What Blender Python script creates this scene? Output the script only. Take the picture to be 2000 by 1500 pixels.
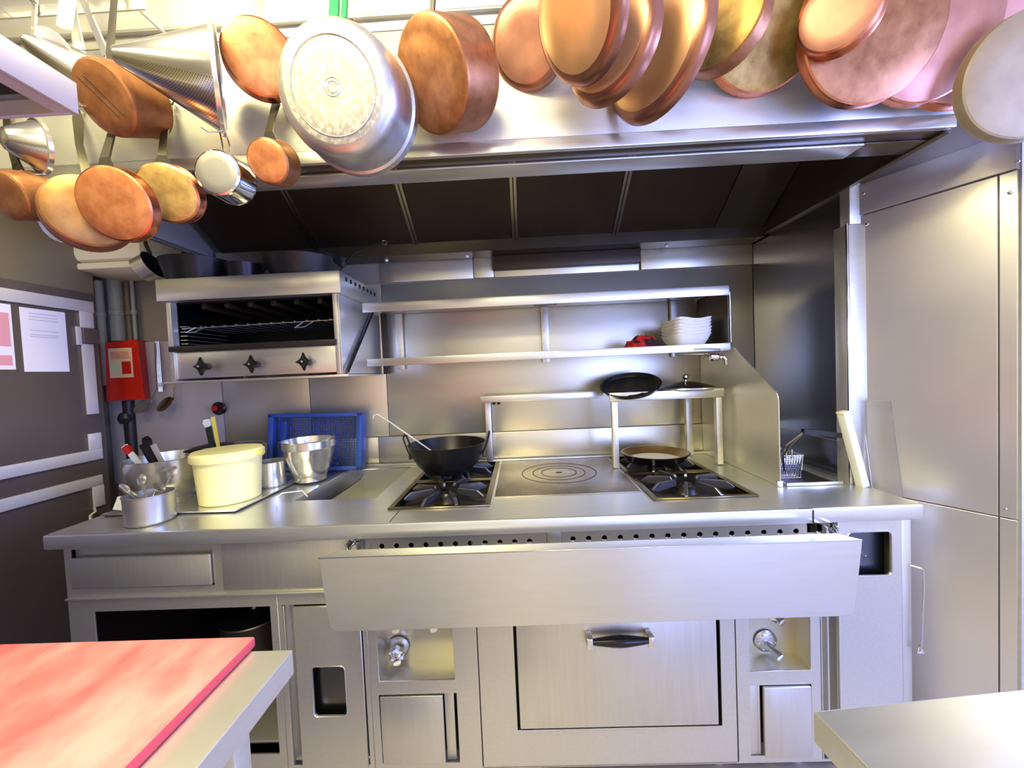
import bpy, bmesh, math, random
from mathutils import Vector, Matrix
random.seed(7)
for o in list(bpy.data.objects): bpy.data.objects.remove(o)
SC = bpy.context.scene
COL = SC.collection
PI = math.pi
# ------------------------------------------------------------------ camera, world, lights, exposure
cam = bpy.data.cameras.new('camera'); camo = bpy.data.objects.new('camera', cam); COL.objects.link(camo)
cam.sensor_width = 36; cam.lens = 36 * 750 / 2000; cam.clip_start = .02
right = Vector((.9988027, .0208166, -.0442701)); down = Vector((-.0435287, -.0348113, -.9984455)); fwd = Vector((-.0223253, .9991771, -.0338635))
camo.matrix_world = Matrix(((right.x, -down.x, -fwd.x, 0), (right.y, -down.y, -fwd.y, 0), (right.z, -down.z, -fwd.z, 1.43), (0, 0, 0, 1)))
SC.camera = camo
SC.view_settings.view_transform = 'Standard'; SC.view_settings.look = 'None'
SC.view_settings.gamma = 1; SC.view_settings.use_curve_mapping = False
SC.view_settings.exposure = 0.22
W = bpy.data.worlds.new('world'); SC.world = W; W.use_nodes = True
W.node_tree.nodes['Background'].inputs[0].default_value = (.45, .55, 1, 1); W.node_tree.nodes['Background'].inputs[1].default_value = 2.2

def area(name, loc, target, sx, sy, power, color, spread=PI):
    l = bpy.data.lights.new(name, 'AREA'); l.shape = 'RECTANGLE'; l.size = sx; l.size_y = sy
    l.energy = power; l.color = color; l.spread = spread
    o = bpy.data.objects.new(name, l); COL.objects.link(o); o.location = loc
    o.rotation_euler = (Vector(target) - Vector(loc)).to_track_quat('-Z', 'Y').to_euler()
    return o
WARM = (1, .92, .52)
area('ceiling_lamp', (-.75, .25, 2.93), (-.6, .45, 0), 1.2, .35, 88, WARM)
area('ceiling_lamp', (-.6, -1.3, 2.93), (-.6, -1.3, 0), 1.4, .5, 44, (1, .93, .56))
area('ceiling_lamp', (-1.9, -.3, 2.93), (-1.9, -.3, 0), .4, 1.4, 12, WARM)
area('window_daylight', (2.80, .4, 1.80), (1.0, .8, .8), 1.5, 1.0, 118, (.27, .36, 1))
area('window_daylight', (2.15, -2.46, 1.15), (1.6, 1.3, .9), 1.4, 2.0, 85, (.27, .38, 1))

# ------------------------------------------------------------------ materials
def lin(c):
    return tuple((v / 12.92 if v <= .04045 else ((v + .055) / 1.055) ** 2.4) for v in c)
MATS = {}
def mat(name, c, rough=.5, metal=0., c2=None, nscale=8., stretch=(1, 1, 1), rvar=0., bump=0., bscale=None, coord='Object', trans=0., ior=1.45, spec=.5, ramp=(.12, .88), detail=4):
    if name in MATS: return MATS[name]
    if name.startswith('copper'):
        ramp = (.28, .74); c = tuple(v * .93 for v in c); c2 = tuple(v * .97 for v in c2)
    m = bpy.data.materials.new(name); m.use_nodes = True; nt = m.node_tree; b = nt.nodes['Principled BSDF']
    c = lin(c); b.inputs['Base Color'].default_value = (*c, 1); b.inputs['Roughness'].default_value = rough; b.inputs['Metallic'].default_value = metal
    b.inputs['IOR'].default_value = ior; b.inputs['Specular IOR Level'].default_value = spec
    if trans: b.inputs['Transmission Weight'].default_value = trans
    if c2 or rvar or bump:
        tc = nt.nodes.new('ShaderNodeTexCoord'); mp = nt.nodes.new('ShaderNodeMapping'); mp.inputs['Scale'].default_value = stretch
        nt.links.new(tc.outputs[coord], mp.inputs[0])
        n = nt.nodes.new('ShaderNodeTexNoise'); n.inputs['Scale'].default_value = nscale; n.inputs['Detail'].default_value = detail; n.inputs['Roughness'].default_value = .6
        nt.links.new(mp.outputs[0], n.inputs['Vector'])
        if c2:
            r = nt.nodes.new('ShaderNodeValToRGB'); r.color_ramp.elements[0].position = ramp[0]; r.color_ramp.elements[1].position = ramp[1]
            r.color_ramp.elements[0].color = (*c, 1); r.color_ramp.elements[1].color = (*lin(c2), 1)
            nt.links.new(n.outputs['Fac'], r.inputs[0]); nt.links.new(r.outputs[0], b.inputs['Base Color'])
        if rvar:
            mr = nt.nodes.new('ShaderNodeMapRange'); mr.inputs['From Min'].default_value = .1; mr.inputs['From Max'].default_value = .9
            mr.inputs['To Min'].default_value = max(.02, rough - rvar); mr.inputs['To Max'].default_value = rough + rvar
            nt.links.new(n.outputs['Fac'], mr.inputs['Value']); nt.links.new(mr.outputs[0], b.inputs['Roughness'])
        if bump:
            bn = nt.nodes.new('ShaderNodeTexNoise'); bn.inputs['Scale'].default_value = bscale or nscale; bn.inputs['Detail'].default_value = 3
            nt.links.new(mp.outputs[0], bn.inputs['Vector'])
            bp = nt.nodes.new('ShaderNodeBump'); bp.inputs['Strength'].default_value = bump; bp.inputs['Distance'].default_value = .01
            nt.links.new(bn.outputs['Fac'], bp.inputs['Height']); nt.links.new(bp.outputs[0], b.inputs['Normal'])
    MATS[name] = m
    return m
STEEL = mat('brushed_steel', (.81, .80, .74), 0.36, 0.78, c2=(.86, .85, .83), nscale=5, stretch=(1, 1, 9), rvar=0.03)
STEELH = mat('brushed_steel_across', (.81, .80, .74), .32, .88, c2=(.84, .83, .81), nscale=14, stretch=(.5, 4, 10), rvar=0.03)
TOPS = mat('worktop_steel', (.80, .80, .76), 0.3, 0.85, c2=(.86, .86, .85), nscale=4, stretch=(1, 5, 5), rvar=0.03)
CAB = mat('cabinet_steel', (.79, .78, .72), .36, .88, c2=(.84, .83, .80), nscale=9, stretch=(9, 9, .5), rvar=.03)
WALLS = mat('splashback_steel', (.79, .77, .69), 0.34, 0.8, c2=(.84, .82, .74), nscale=2.2, rvar=0.03)
WPAN = mat('wall_panel_steel', (.80, .79, .78), 0.3, 0.75, c2=(.86, .84, .82), nscale=3, rvar=0.03)
HOODM = mat('hood_steel', (.84, .83, .76), 0.38, 0.7, c2=(.88, .87, .84), nscale=4, stretch=(1, 1, 8), rvar=0.03)
BRUSH = mat('brushed_disc', (.58, .57, .54), .38, .8)
CHROME = mat('chrome', (.88, .88, .88), .10, 1)
POLISH = mat('polished_steel', (.84, .83, .80), .22, .85, rvar=.04, nscale=6)
ALU = mat('cast_aluminium', (.70, .69, .67), .38, .9, c2=(.78, .77, .74), nscale=30, rvar=.08)
ALUSCALE = mat('limescale_aluminium', (.62, .60, .53), .55, .4, c2=(.74, .72, .66), nscale=70, rvar=.1, ramp=(.45, .6))
COP = mat('copper', (.80, .47, .32), .30, 1, c2=(.86, .55, .40), nscale=12, rvar=.08)
COPB = mat('copper_base_orange', (.74, .43, .24), .42, .6, c2=(.88, .60, .38), nscale=22, rvar=.06, bump=.04)
COPY = mat('copper_base_yellowed', (.54, .37, .18), .42, .6, c2=(.68, .50, .27), nscale=16, rvar=.06, bump=.04)
COPG = mat('copper_base_golden', (.60, .45, .22), .42, .6, c2=(.80, .66, .38), nscale=22, rvar=.06, bump=.04)
COPP = mat('copper_pink', (.70, .46, .38), .40, .6, c2=(.80, .57, .46), nscale=8, rvar=.08, bump=.08)
COPD = mat('copper_brown', (.56, .35, .21), .40, .7, c2=(.70, .48, .31), nscale=20, rvar=.1)
COPL = mat('copper_light', (.84, .62, .46), .36, .75, c2=(.88, .68, .50), nscale=6, rvar=.08)
COPS = mat('copper_side', (.62, .42, .34), .30, .9, c2=(.70, .48, .38), nscale=9, rvar=.05)
IRONG = mat('grey_iron_handle', (.34, .32, .27), .4, .9)
TIN = mat('tin_lining', (.62, .60, .56), .4, 1)
PEWTER = mat('pale_tinned_base', (.56, .50, .40), .5, .4, c2=(.68, .61, .50), nscale=12)
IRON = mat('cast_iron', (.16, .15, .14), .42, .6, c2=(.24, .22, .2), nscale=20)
IRONS = mat('iron_handle', (.50, .48, .44), .38, 1, rvar=.08)
BLACK = mat('black_iron', (.09, .09, .10), .33, .5, c2=(.17, .16, .15), nscale=10, rvar=.08)
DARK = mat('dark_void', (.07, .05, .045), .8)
SOOT = mat('greasy_filter', (.17, .13, .09), .45, .5, c2=(.25, .20, .14), nscale=3, rvar=.08)
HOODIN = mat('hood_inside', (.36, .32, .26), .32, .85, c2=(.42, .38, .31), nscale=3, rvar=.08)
FILTRIB = mat('filter_rib', (.62, .60, .54), .35, 1)
REDP = mat('red_paint', (.76, .12, .07), .4, c2=(.80, .16, .1), nscale=9)
REDK = mat('red_knob', (.72, .10, .08), .35)
BLK = mat('black_plastic', (.06, .06, .06), .35)
BAKE = mat('black_bakelite', (.05, .045, .04), .22)
GREEN = mat('green_handle', (.05, .62, .28), .4)
YEL = mat('pale_yellow_plastic', (.96, .93, .62), .45, c2=(.97, .94, .68), nscale=4)
YELH = mat('yellow_plastic', (.92, .85, .35), .4)
BLUE = mat('blue_plastic', (.18, .29, .56), .42, c2=(.22, .35, .64), nscale=5)
WHITE = mat('white_plastic', (.90, .90, .86), .45)
PORC = mat('white_porcelain', (.94, .94, .90), .2)
CREAMP = mat('cream_plastic', (.93, .91, .80), .45)
PAINT = mat('taupe_paint', (.52, .48, .41), .5, c2=(.56, .52, .45), nscale=2)
LILAC = mat('grey_panel', (.64, .61, .60), .35, c2=(.67, .64, .62), nscale=2)
DOORM = mat('dark_door', (.33, .29, .27), .28, c2=(.37, .33, .31), nscale=1.5)
DOORU = mat('olive_wall', (.42, .38, .31), .4, c2=(.46, .42, .34), nscale=1.5)
STRIP = mat('door_strip', (.86, .84, .83), .35, .3, c2=(.90, .88, .88), nscale=3)
WALLP = mat('cream_wall_paint', (.95, .93, .88), .7, c2=(.93, .90, .84), nscale=2)
CEIL = mat('ceiling_paint', (.93, .91, .86), .8, c2=(.95, .93, .88), nscale=2)
FLOORM = mat('floor_tile', (.66, .62, .58), .45, c2=(.70, .66, .60), nscale=4)
BOARD = mat('red_cutting_board', (.86, .38, .36), .5, c2=(.91, .57, .52), nscale=5.5, stretch=(1.6, .8, 1), rvar=.08, bump=.05, bscale=20, detail=8, ramp=(.38, .66))
BEDGE = mat('red_board_edge', (.82, .28, .33), .4)
PAPERM = mat('paper', (.88, .86, .90), .8)
PINKP = mat('pink_print', (.84, .58, .62), .7)
REDCL = mat('red_cloth', (.70, .12, .09), .85, c2=(.14, .05, .05), nscale=22, ramp=(.46, .56))
DARKCL = mat('dark_cloth', (.22, .16, .14), .9)
PIPE = mat('grey_pipe', (.52, .54, .48), .5, c2=(.58, .58, .52), nscale=3)
PIPEC = mat('cream_pipe', (.74, .71, .60), .5)
REFL = mat('clear_reflection', (1, 1, 1), .03, 0, trans=1, ior=1.25)
LADLE = mat('ladle_steel', (.70, .62, .52), .25, 1)
STK = mat('sticker_cream', (.88, .72, .55), .6, c2=(.85, .48, .36), nscale=60, stretch=(1, 1, 2))
STKW = mat('sticker_pale', (.84, .84, .66), .6)
HOTP = mat('solid_top_plate', (.66, .62, .56), .36, .95, c2=(.76, .72, .66), nscale=5, rvar=.08, ramp=(.4, .6))
LAV = STEEL

# ------------------------------------------------------------------ geometry helpers
def link(name, me, m, parent=None, loc=None, mw=None):
    o = bpy.data.objects.new(name, me); COL.objects.link(o)
    if m is not None:
        for x in (m if isinstance(m, (list, tuple)) else [m]): me.materials.append(x)
    if mw is not None: o.matrix_world = mw
    if loc is not None: o.location = loc
    if parent is not None:
        o.parent = parent; o.matrix_parent_inverse = parent_world(parent).inverted()
    return o
def parent_world(p):
    return p.matrix_basis if p.parent is None else parent_world(p.parent) @ p.matrix_parent_inverse @ p.matrix_basis
def finish(bm, name, m, parent=None, smooth=False, loc=None, mw=None, bevel=0):
    bmesh.ops.recalc_face_normals(bm, faces=bm.faces)
    me = bpy.data.meshes.new(name); bm.to_mesh(me); bm.free()
    if smooth:
        me.polygons.foreach_set('use_smooth', [True] * len(me.polygons))
        try: me.set_sharp_from_angle(angle=math.radians(35))
        except Exception: pass
    return link(name, me, m, parent, loc, mw)
def thing(name, label, cat, loc=(0, 0, 0), group=None, mw=None):
    o = bpy.data.objects.new(name, None); COL.objects.link(o); o.empty_display_size = .05
    if mw is not None: o.matrix_world = mw
    else: o.location = loc
    o['label'] = label; o['category'] = cat
    if group: o['group'] = group
    return o
def tag(o, label, cat, group=None):
    o['label'] = label; o['category'] = cat
    if group: o['group'] = group
    return o
def struct(o): o['kind'] = 'structure'; return o
def bx(bm, x0, x1, y0, y1, z0, z1, bev=0, mw=None):
    vs = [bm.verts.new(v) for v in ((x0, y0, z0), (x1, y0, z0), (x1, y1, z0), (x0, y1, z0), (x0, y0, z1), (x1, y0, z1), (x1, y1, z1), (x0, y1, z1))]
    fs = [bm.faces.new([vs[i] for i in f]) for f in ((0, 3, 2, 1), (4, 5, 6, 7), (0, 1, 5, 4), (1, 2, 6, 5), (2, 3, 7, 6), (3, 0, 4, 7))]
    if mw is not None: bmesh.ops.transform(bm, matrix=mw, verts=vs)
    if bev:
        es = list({e for f in fs for e in f.edges})
        bmesh.ops.bevel(bm, geom=es, offset=bev, segments=2, affect='EDGES', profile=.5)
def box(name, d, m, parent=None, bev=.0015, mw=None):
    bm = bmesh.new(); bx(bm, *d, bev=bev); return finish(bm, name, m, parent, mw=mw, smooth=bev > 0)
def boxes(name, ds, m, parent=None, bev=0):
    bm = bmesh.new()
    for d in ds: bx(bm, *d, bev=bev)
    return finish(bm, name, m, parent, smooth=bev > 0)
def lathe_bm(bm, prof, seg=40, mw=None, sx=1, sy=1):
    rings = []
    for r, z in prof:
        if r < 1e-6: rings.append([bm.verts.new((0, 0, z))])
        else: rings.append([bm.verts.new((r * sx * math.cos(2 * PI * i / seg), r * sy * math.sin(2 * PI * i / seg), z)) for i in range(seg)])
    for a, b in zip(rings, rings[1:]):
        for i in range(seg):
            j = (i + 1) % seg
            if len(a) == 1 and len(b) == 1: continue
            if len(a) == 1: bm.faces.new((a[0], b[i], b[j]))
            elif len(b) == 1: bm.faces.new((a[i], b[0], a[j]))
            else: bm.faces.new((a[i], b[i], b[j], a[j]))
    if mw is not None: bmesh.ops.transform(bm, matrix=mw, verts=[v for r in rings for v in r])
def lathe(name, prof, m, parent=None, seg=40, mw=None, loc=None, sx=1, sy=1):
    bm = bmesh.new(); lathe_bm(bm, prof, seg, None, sx, sy); return finish(bm, name, m, parent, True, loc, mw)
def tube_bm(bm, pts, r, seg=8, flat=None, side=None):
    """sweep a round (r) or flat (width, thickness) section along pts"""
    pts = [Vector(p) for p in pts]; rings = []; prev = None
    for i, p in enumerate(pts):
        t = (pts[min(i + 1, len(pts) - 1)] - pts[max(i - 1, 0)]).normalized()
        if side is not None: u = Vector(side) - t * Vector(side).dot(t)
        elif prev is not None: u = prev - t * prev.dot(t)
        else: u = t.orthogonal()
        u.normalize(); prev = u; v = t.cross(u)
        rr = r[i] if isinstance(r, (list, tuple)) else r
        if flat:
            w, h = (flat[i] if isinstance(flat, list) else flat)
            sec = [(w / 2, h / 2), (-w / 2, h / 2), (-w / 2, -h / 2), (w / 2, -h / 2)]
            rings.append([bm.verts.new(p + u * a + v * b) for a, b in sec])
        else:
            rings.append([bm.verts.new(p + u * rr * math.cos(2 * PI * k / seg) + v * rr * math.sin(2 * PI * k / seg)) for k in range(seg)])
    n = len(rings[0])
    for a, b in zip(rings, rings[1:]):
        for i in range(n): bm.faces.new((a[i], a[(i + 1) % n], b[(i + 1) % n], b[i]))
    bm.faces.new(rings[0][::-1]); bm.faces.new(rings[-1])
def tube(name, pts, r, m, parent=None, seg=8, flat=None, side=None):
    bm = bmesh.new(); tube_bm(bm, pts, r, seg, flat, side); return finish(bm, name, m, parent, True)
def arc(c, r, a0, a1, n, u=(1, 0, 0), v=(0, 0, 1)):
    c, u, v = Vector(c), Vector(u), Vector(v)
    return [c + u * r * math.cos(a0 + (a1 - a0) * i / n) + v * r * math.sin(a0 + (a1 - a0) * i / n) for i in range(n + 1)]
def rrect(x0, x1, y0, y1, r, n=5):
    out = []
    for cx, cy, a in ((x1 - r, y1 - r, 0), (x0 + r, y1 - r, PI / 2), (x0 + r, y0 + r, PI), (x1 - r, y0 + r, 1.5 * PI)):
        for i in range(n + 1):
            t = a + PI / 2 * i / n; out.append((cx + r * math.cos(t), cy + r * math.sin(t)))
    return out
def circ(cx, cy, r, n=14): return [(cx + r * math.cos(2 * PI * i / n), cy + r * math.sin(2 * PI * i / n)) for i in range(n)]
def plate(name, outer, holes, th, m, parent=None, mw=None, bev=0.):
    """flat sheet with holes: outline in local xy, thickness along local z, centred"""
    cu = bpy.data.curves.new(name, 'CURVE'); cu.dimensions = '2D'; cu.fill_mode = 'BOTH'; cu.extrude = th / 2 - bev; cu.bevel_depth = bev; cu.bevel_resolution = 1
    for poly in [outer] + list(holes):
        sp = cu.splines.new('POLY'); sp.points.add(len(poly) - 1)
        for p, (x, y) in zip(sp.points, poly): p.co = (x, y, 0, 1)
        sp.use_cyclic_u = True
    tmp = bpy.data.objects.new('tmp', cu); me = bpy.data.meshes.new_from_object(tmp); bpy.data.objects.remove(tmp); bpy.data.curves.remove(cu)
    me.name = name; me.materials.clear()
    bm = bmesh.new(); bm.from_mesh(me); bmesh.ops.remove_doubles(bm, verts=bm.verts, dist=1e-5)
    bmesh.ops.dissolve_limit(bm, angle_limit=.01, verts=bm.verts, edges=bm.edges) if False else None
    bm.to_mesh(me); bm.free()
    return link(name, me, m, parent, mw=mw)
def FRONT(y): return Matrix(((1, 0, 0, 0), (0, 0, -1, y), (0, 1, 0, 0), (0, 0, 0, 1)))   # local xy -> world xz, facing -Y
def SIDE(x): return Matrix(((0, 0, 1, x), (1, 0, 0, 0), (0, 1, 0, 0), (0, 0, 0, 1)))      # local xy -> world yz
def FLAT(z): return Matrix.Translation((0, 0, z))
def rect(x0, x1, y0, y1): return [(x0, y0), (x1, y0), (x1, y1), (x0, y1)]
def clone(root, mw, label=None, group=None):
    r = root.copy(); COL.objects.link(r); r.matrix_world = mw
    if label: r['label'] = label
    if group: r['group'] = group
    for ch in list(root.children):
        c = ch.copy(); COL.objects.link(c); c.parent = r
        for g in list(ch.children):
            d = g.copy(); COL.objects.link(d); d.parent = c
    return r
def basis(loc, z, y=(0, 0, 1)):
    z = Vector(z).normalized(); y = Vector(y); y = (y - z * y.dot(z)).normalized(); x = y.cross(z)
    return Matrix(((x.x, y.x, z.x, loc[0]), (x.y, y.y, z.y, loc[1]), (x.z, y.z, z.z, loc[2]), (0, 0, 0, 1)))

# ------------------------------------------------------------------ room shell
FZ = -.12
struct(box('floor', (-2.9, 3.0, -2.6, 2.5, FZ - .05, FZ), FLOORM, bev=0))
struct(box('ceiling', (-2.9, 3.0, -2.6, 2.5, 3.0, 3.05), CEIL, bev=0))
wb = struct(box('wall_back', (-2.9, 1.6, 2.29, 2.45, FZ, 3.0), PAINT, bev=0))
box('grey_panel', (-2.5, -1.80, 2.27, 2.289, .85, 1.70), LILAC, wb)
# stainless splashback sheets, each a sheet of its own with an open joint
for d in ((-1.795, -1.268, 2.275, 2.289, 1.072, 2.05), (-1.264, -.80, 2.275, 2.289, 1.072, 1.98), (-.797, 1.37, 2.275, 2.289, 1.074, 1.975),
          (-1.795, -.868, 2.272, 2.289, .895, 1.068), (-.865, 1.37, 2.270, 2.289, .895, 1.070)):
    box('splashback_panel', d, WALLS, wb)
for d in ((-.80, -.25, 2.278, 2.289, 1.985, 2.11), (-.246, -.13, 2.272, 2.289, 1.985, 2.11), (-.126, .72, 2.279, 2.289, 1.985, 2.11), (.73, 1.37, 2.270, 2.289, 1.985, 2.10)):
    box('upper_panel', d, WALLS, wb)
box('ledge', (-.13, .715, 2.235, 2.2785, 2.020, 2.098), mat('brown_ledge', (.27, .22, .17), .4, .5), wb)
wl = struct(box('wall_left', (-2.45, -2.3, -2.6, 2.06, FZ, 3.0), DOORU, bev=0))
struct(box('trim_1', (-2.6, -2.505, 2.0, 2.29, FZ, 3.0), DOORU, bev=0))
struct(box('wall_front', (-2.9, .6, -2.6, -2.5, FZ, 3.0), WALLP, bev=0))
struct(boxes('wall_front', [(.6, 1.4, -2.6, -2.5, FZ, 3.0), (2.88, 3.0, -2.6, -2.5, FZ, 3.0), (1.4, 2.88, -2.6, -2.5, 2.2, 3.0)], WALLP))
struct(plate('window_2', rect(1.4, 2.88, FZ, 2.2), [rect(1.46, 2.82, .0, 2.14)], .05, WHITE, mw=FRONT(-2.54)))
# right side: far wall with a window opening
wr = struct(boxes('wall_right', [(2.9, 3.0, -2.6, 2.5, FZ, .75), (2.9, 3.0, -2.6, 2.5, 2.35, 3.0), (2.9, 3.0, 1.2, 2.5, .75, 2.35), (2.9, 3.0, -2.6, -.4, .75, 2.35)], WALLP))
win = struct(plate('window_1', rect(-.4, 1.2, .75, 2.35), [rect(-.35, .37, .80, 2.30), rect(.43, 1.15, .80, 2.30)], .05, WHITE, mw=SIDE(2.93)))
struct(box('wall_side', (1.378, 1.45, 1.63, 2.29, FZ, 3.0), WALLS, bev=0))
# stainless lining of the niche beside the fryer
NICHE = mat('niche_steel', (.62, .62, .64), .2, 1, c2=(.68, .68, .69), nscale=2, rvar=.04)
sl = struct(boxes('trim_2', [(1.372, 1.379, 1.66, 2.28, 1.066, 2.14), (1.368, 1.379, 1.66, 2.28, .88, 1.060), (1.352, 1.379, 1.68, 2.28, .855, .88)], NICHE))
post = struct(box('trim_3', (1.338, 1.422, 1.600, 1.66, .90, 1.960), STEEL, bev=.003))
box('edge_strip', (1.336, 1.346, 1.592, 1.600, .90, 1.962), CHROME, post)
struct(box('trim_4', (1.366, 1.425, 1.612, 1.66, 1.965, 2.125), STEEL, bev=.002))
# angled stainless wall panels on the right
ang = Vector((.49, -.872, 0)).normalized(); nrm = Vector((-.872, -.49, 0)).normalized()
def angled(name, t0, t1, z0, z1, off, m, parent=None, th=.02):
    a = Vector((1.405, 1.62, 0)) + ang * t0 - nrm * (-off)
    M = Matrix(((ang.x, -nrm.x, 0, a.x), (ang.y, -nrm.y, 0, a.y), (0, 0, 1, 0), (0, 0, 0, 1)))
    bm = bmesh.new(); bx(bm, 0, t1 - t0, 0, th, z0, z1, bev=.0015)
    return finish(bm, name, m, parent, mw=M)
ws = struct(angled('wall_angled', -.03, .40, FZ, 3.0, -.022, WPAN, th=.03))
angled('wall_panel', -.02, .360, .872, 1.995, 0, WPAN, ws)
angled('wall_panel', -.02, .360, FZ, .868, 0, WPAN, ws)
angled('wall_panel', .363, .400, .872, 1.995, 0, WPAN, ws)
angled('wall_panel', .363, .400, FZ, .868, 0, WPAN, ws)
angled('cover_strip', -.02, .400, 2.000, 2.12, .004, WPAN, ws)
def screw(t, z, parent):
    p = Vector((1.405, 1.62, z)) + ang * t + nrm * .003
    return lathe('screw', [(0, .004), (.004, .003), (.006, 0)], CHROME, parent, 10, mw=basis(p, nrm))
for t, z in ((.03, 1.955), (.385, 1.93), (.02, 2.08), (.40, 2.02), (.375, .90)): screw(t, z, ws)
struct(boxes('trim_5', [(1.603, 2.3, 1.262, 1.30, FZ, 2.12)], STEEL, bev=.003))

# left wall: dark door leaf with pale strips
dr = struct(box('door_1', (-2.315, -2.288, .55, 2.045, FZ, 1.945), DOORM, bev=.002))
for y0, y1, z0, z1 in ((.7, 2.035, 1.842, 1.900), (1.968, 2.03, 1.757, 1.842), (1.966, 2.02, 1.300, 1.672), (1.962, 2.022, 1.111, 1.197), (.7, 2.022, 1.055, 1.111),
                       (.7, 2.012, .915, .970), (1.962, 2.016, .805, .915), (1.945, 1.968, 1.665, 1.76)):
    box('strip', (-2.288, -2.279, y0, y1, z0, z1), STRIP, dr)
tube('door_handle', [(-2.285, 1.965, .80), (-2.24, 1.93, .795), (-2.235, 1.90, .785), (-2.235, 1.90, .73)], .006, STRIP, dr)
box('hinge', (-2.29, -2.27, 1.97, 2.045, 1.675, 1.755), DOORM, dr)

def notice(name, label, y0, y1, z0, z1, blocks, m):
    r = thing(name, label, 'notice', (-2.286, (y0 + y1) / 2, z0))
    box('sheet', (-2.287, -2.2855, y0, y1, z0, z1), m, r, bev=0)
    for b in blocks: box('print', (-2.2855, -2.2848, *b), b_m[0], r, bev=0)
    return r
b_m = [mat('grey_print', (.76, .72, .78), .8)]
notice('paper_notice', 'white printed sheet of paper taped to the dark door', 1.728, 1.905, 1.526, 1.825, [(1.76, 1.87, z, z + .004) for z in (1.80, 1.785, 1.77, 1.72, 1.70, 1.69)], PAPERM)
b_m[0] = PINKP
notice('paper_notice', 'pink and white notice cut off by the left edge', 1.50, 1.698, 1.536, 1.83, [(1.50, 1.688, 1.64, 1.79), (1.50, 1.688, 1.555, 1.60)], PAPERM)

# ------------------------------------------------------------------ extraction hood
hood = thing('extractor_hood', 'large stainless extractor hood above the cooking range', 'hood', (-.15, 1.24, 2.12))
box('front_panel', (-1.70, 1.372, 1.24, 1.252, 2.162, 2.516), HOODM, hood, bev=.001)
box('front_panel', (-1.70, 1.372, 1.243, 1.252, 2.522, 3.0), HOODM, hood, bev=.001)
box('lower_lip', (-1.70, 1.376, 1.236, 1.252, 2.120, 2.160), STEELH, hood, bev=.003)
box('front_rail', (-1.70, 1.372, 1.226, 1.243, 2.553, 2.562), STEELH, hood)
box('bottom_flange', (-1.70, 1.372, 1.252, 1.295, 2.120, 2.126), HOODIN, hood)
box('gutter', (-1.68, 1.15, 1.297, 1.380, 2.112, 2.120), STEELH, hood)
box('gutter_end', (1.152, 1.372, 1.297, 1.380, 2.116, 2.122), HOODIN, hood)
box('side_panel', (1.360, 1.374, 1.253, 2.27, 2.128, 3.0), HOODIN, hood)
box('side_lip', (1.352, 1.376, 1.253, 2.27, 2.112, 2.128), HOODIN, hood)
box('side_panel', (-1.72, -1.70, 1.24, 2.27, 2.13, 3.0), HOODM, hood)
box('side_lip', (-1.70, -1.675, 1.253, 2.27, 2.115, 2.13), STEELH, hood)
# rear gutter under the filters
boxes('rear_gutter', [(-1.68, 1.36, 2.15, 2.268, 2.10, 2.106), (-1.68, 1.36, 2.145, 2.151, 2.10, 2.165)], HOODIN, hood)
# filters: sloping panels and the ribs between
def slope(name, x0, x1, off, th, m, s0=0, s1=.66, parent=None):
    a = Vector((0, 2.15, 2.158)); d = Vector((0, -.829, .559)); n = Vector((0, -.559, -.829))
    bm = bmesh.new()
    q = [a + d * s0 + n * off, a + d * s1 + n * off, a + d * s1 + n * (off - th), a + d * s0 + n * (off - th)]
    vs = [bm.verts.new((x, p.y, p.z)) for x in (x0, x1) for p in q]
    for f in ((0, 1, 2, 3), (7, 6, 5, 4), (0, 4, 5, 1), (1, 5, 6, 2), (2, 6, 7, 3), (3, 7, 4, 0)): bm.faces.new([vs[i] for i in f])
    return finish(bm, name, m, parent)
xs = [-1.66, -1.10, -.545, .005, .555, 1.105]
for a, b in zip(xs, xs[1:]):
    slope('filter', a + .018, b - .018, 0, .02, SOOT, parent=hood)
for x in xs[1:-1]:
    slope('filter_rib', x - .016, x + .016, .006, .01, FILTRIB, parent=hood)
    slope('filter_rib_groove', x - .003, x + .003, .008, .004, SOOT, parent=hood)
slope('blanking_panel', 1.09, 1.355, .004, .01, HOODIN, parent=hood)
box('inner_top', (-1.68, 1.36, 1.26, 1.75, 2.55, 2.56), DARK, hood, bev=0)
for x in (-.74, -.275, .86):
    lathe('bolt', [(0, -.012), (.009, -.010), (.011, 0)], CREAMP, hood, 12, loc=(x, 2.22, 2.101))
for x in (-1.364, -1.223, -1.063, -.917, -.722, -1.596):
    tube('hook', [(x, 1.242, 2.325), (x, 1.215, 2.325), (x, 1.205, 2.335)], .004, CHROME, hood, 6)
# pot rail hung in front of the hood
rail = thing('pot_rail', 'round steel pot rail in front of the extractor hood', 'rail', (0, 1.13, 2.74))
tube('bar', [(-1.6, 1.13, 2.74), (1.5, 1.13, 2.74)], .012, STEEL, rail, 12)
for x in (-1.5, -.4, .6, 1.35): tube('bracket', [(x, 1.13, 2.74), (x, 1.243, 2.76)], .008, STEEL, rail, 8)
rail2 = thing('pot_rail', 'flat steel hook bar at the upper left behind hanging strainer handles', 'rail', (-1.6, 1.14, 2.53))
box('bar', (-2.25, -1.05, 1.138, 1.144, 2.535, 2.568), STEELH, rail2)
for x in (-2.2, -1.08): tube('bracket', [(x, 1.142, 2.55), (x, 1.24, 2.55)], .006, STEEL, rail2, 8)
for x in (-1.47, -1.36): tube('hook', [(x - .04, 1.13, 2.60), (x, 1.12, 2.555), (x + .03, 1.10, 2.535), (x + .05, 1.07, 2.53)], .004, CHROME, rail2, 6)

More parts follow.
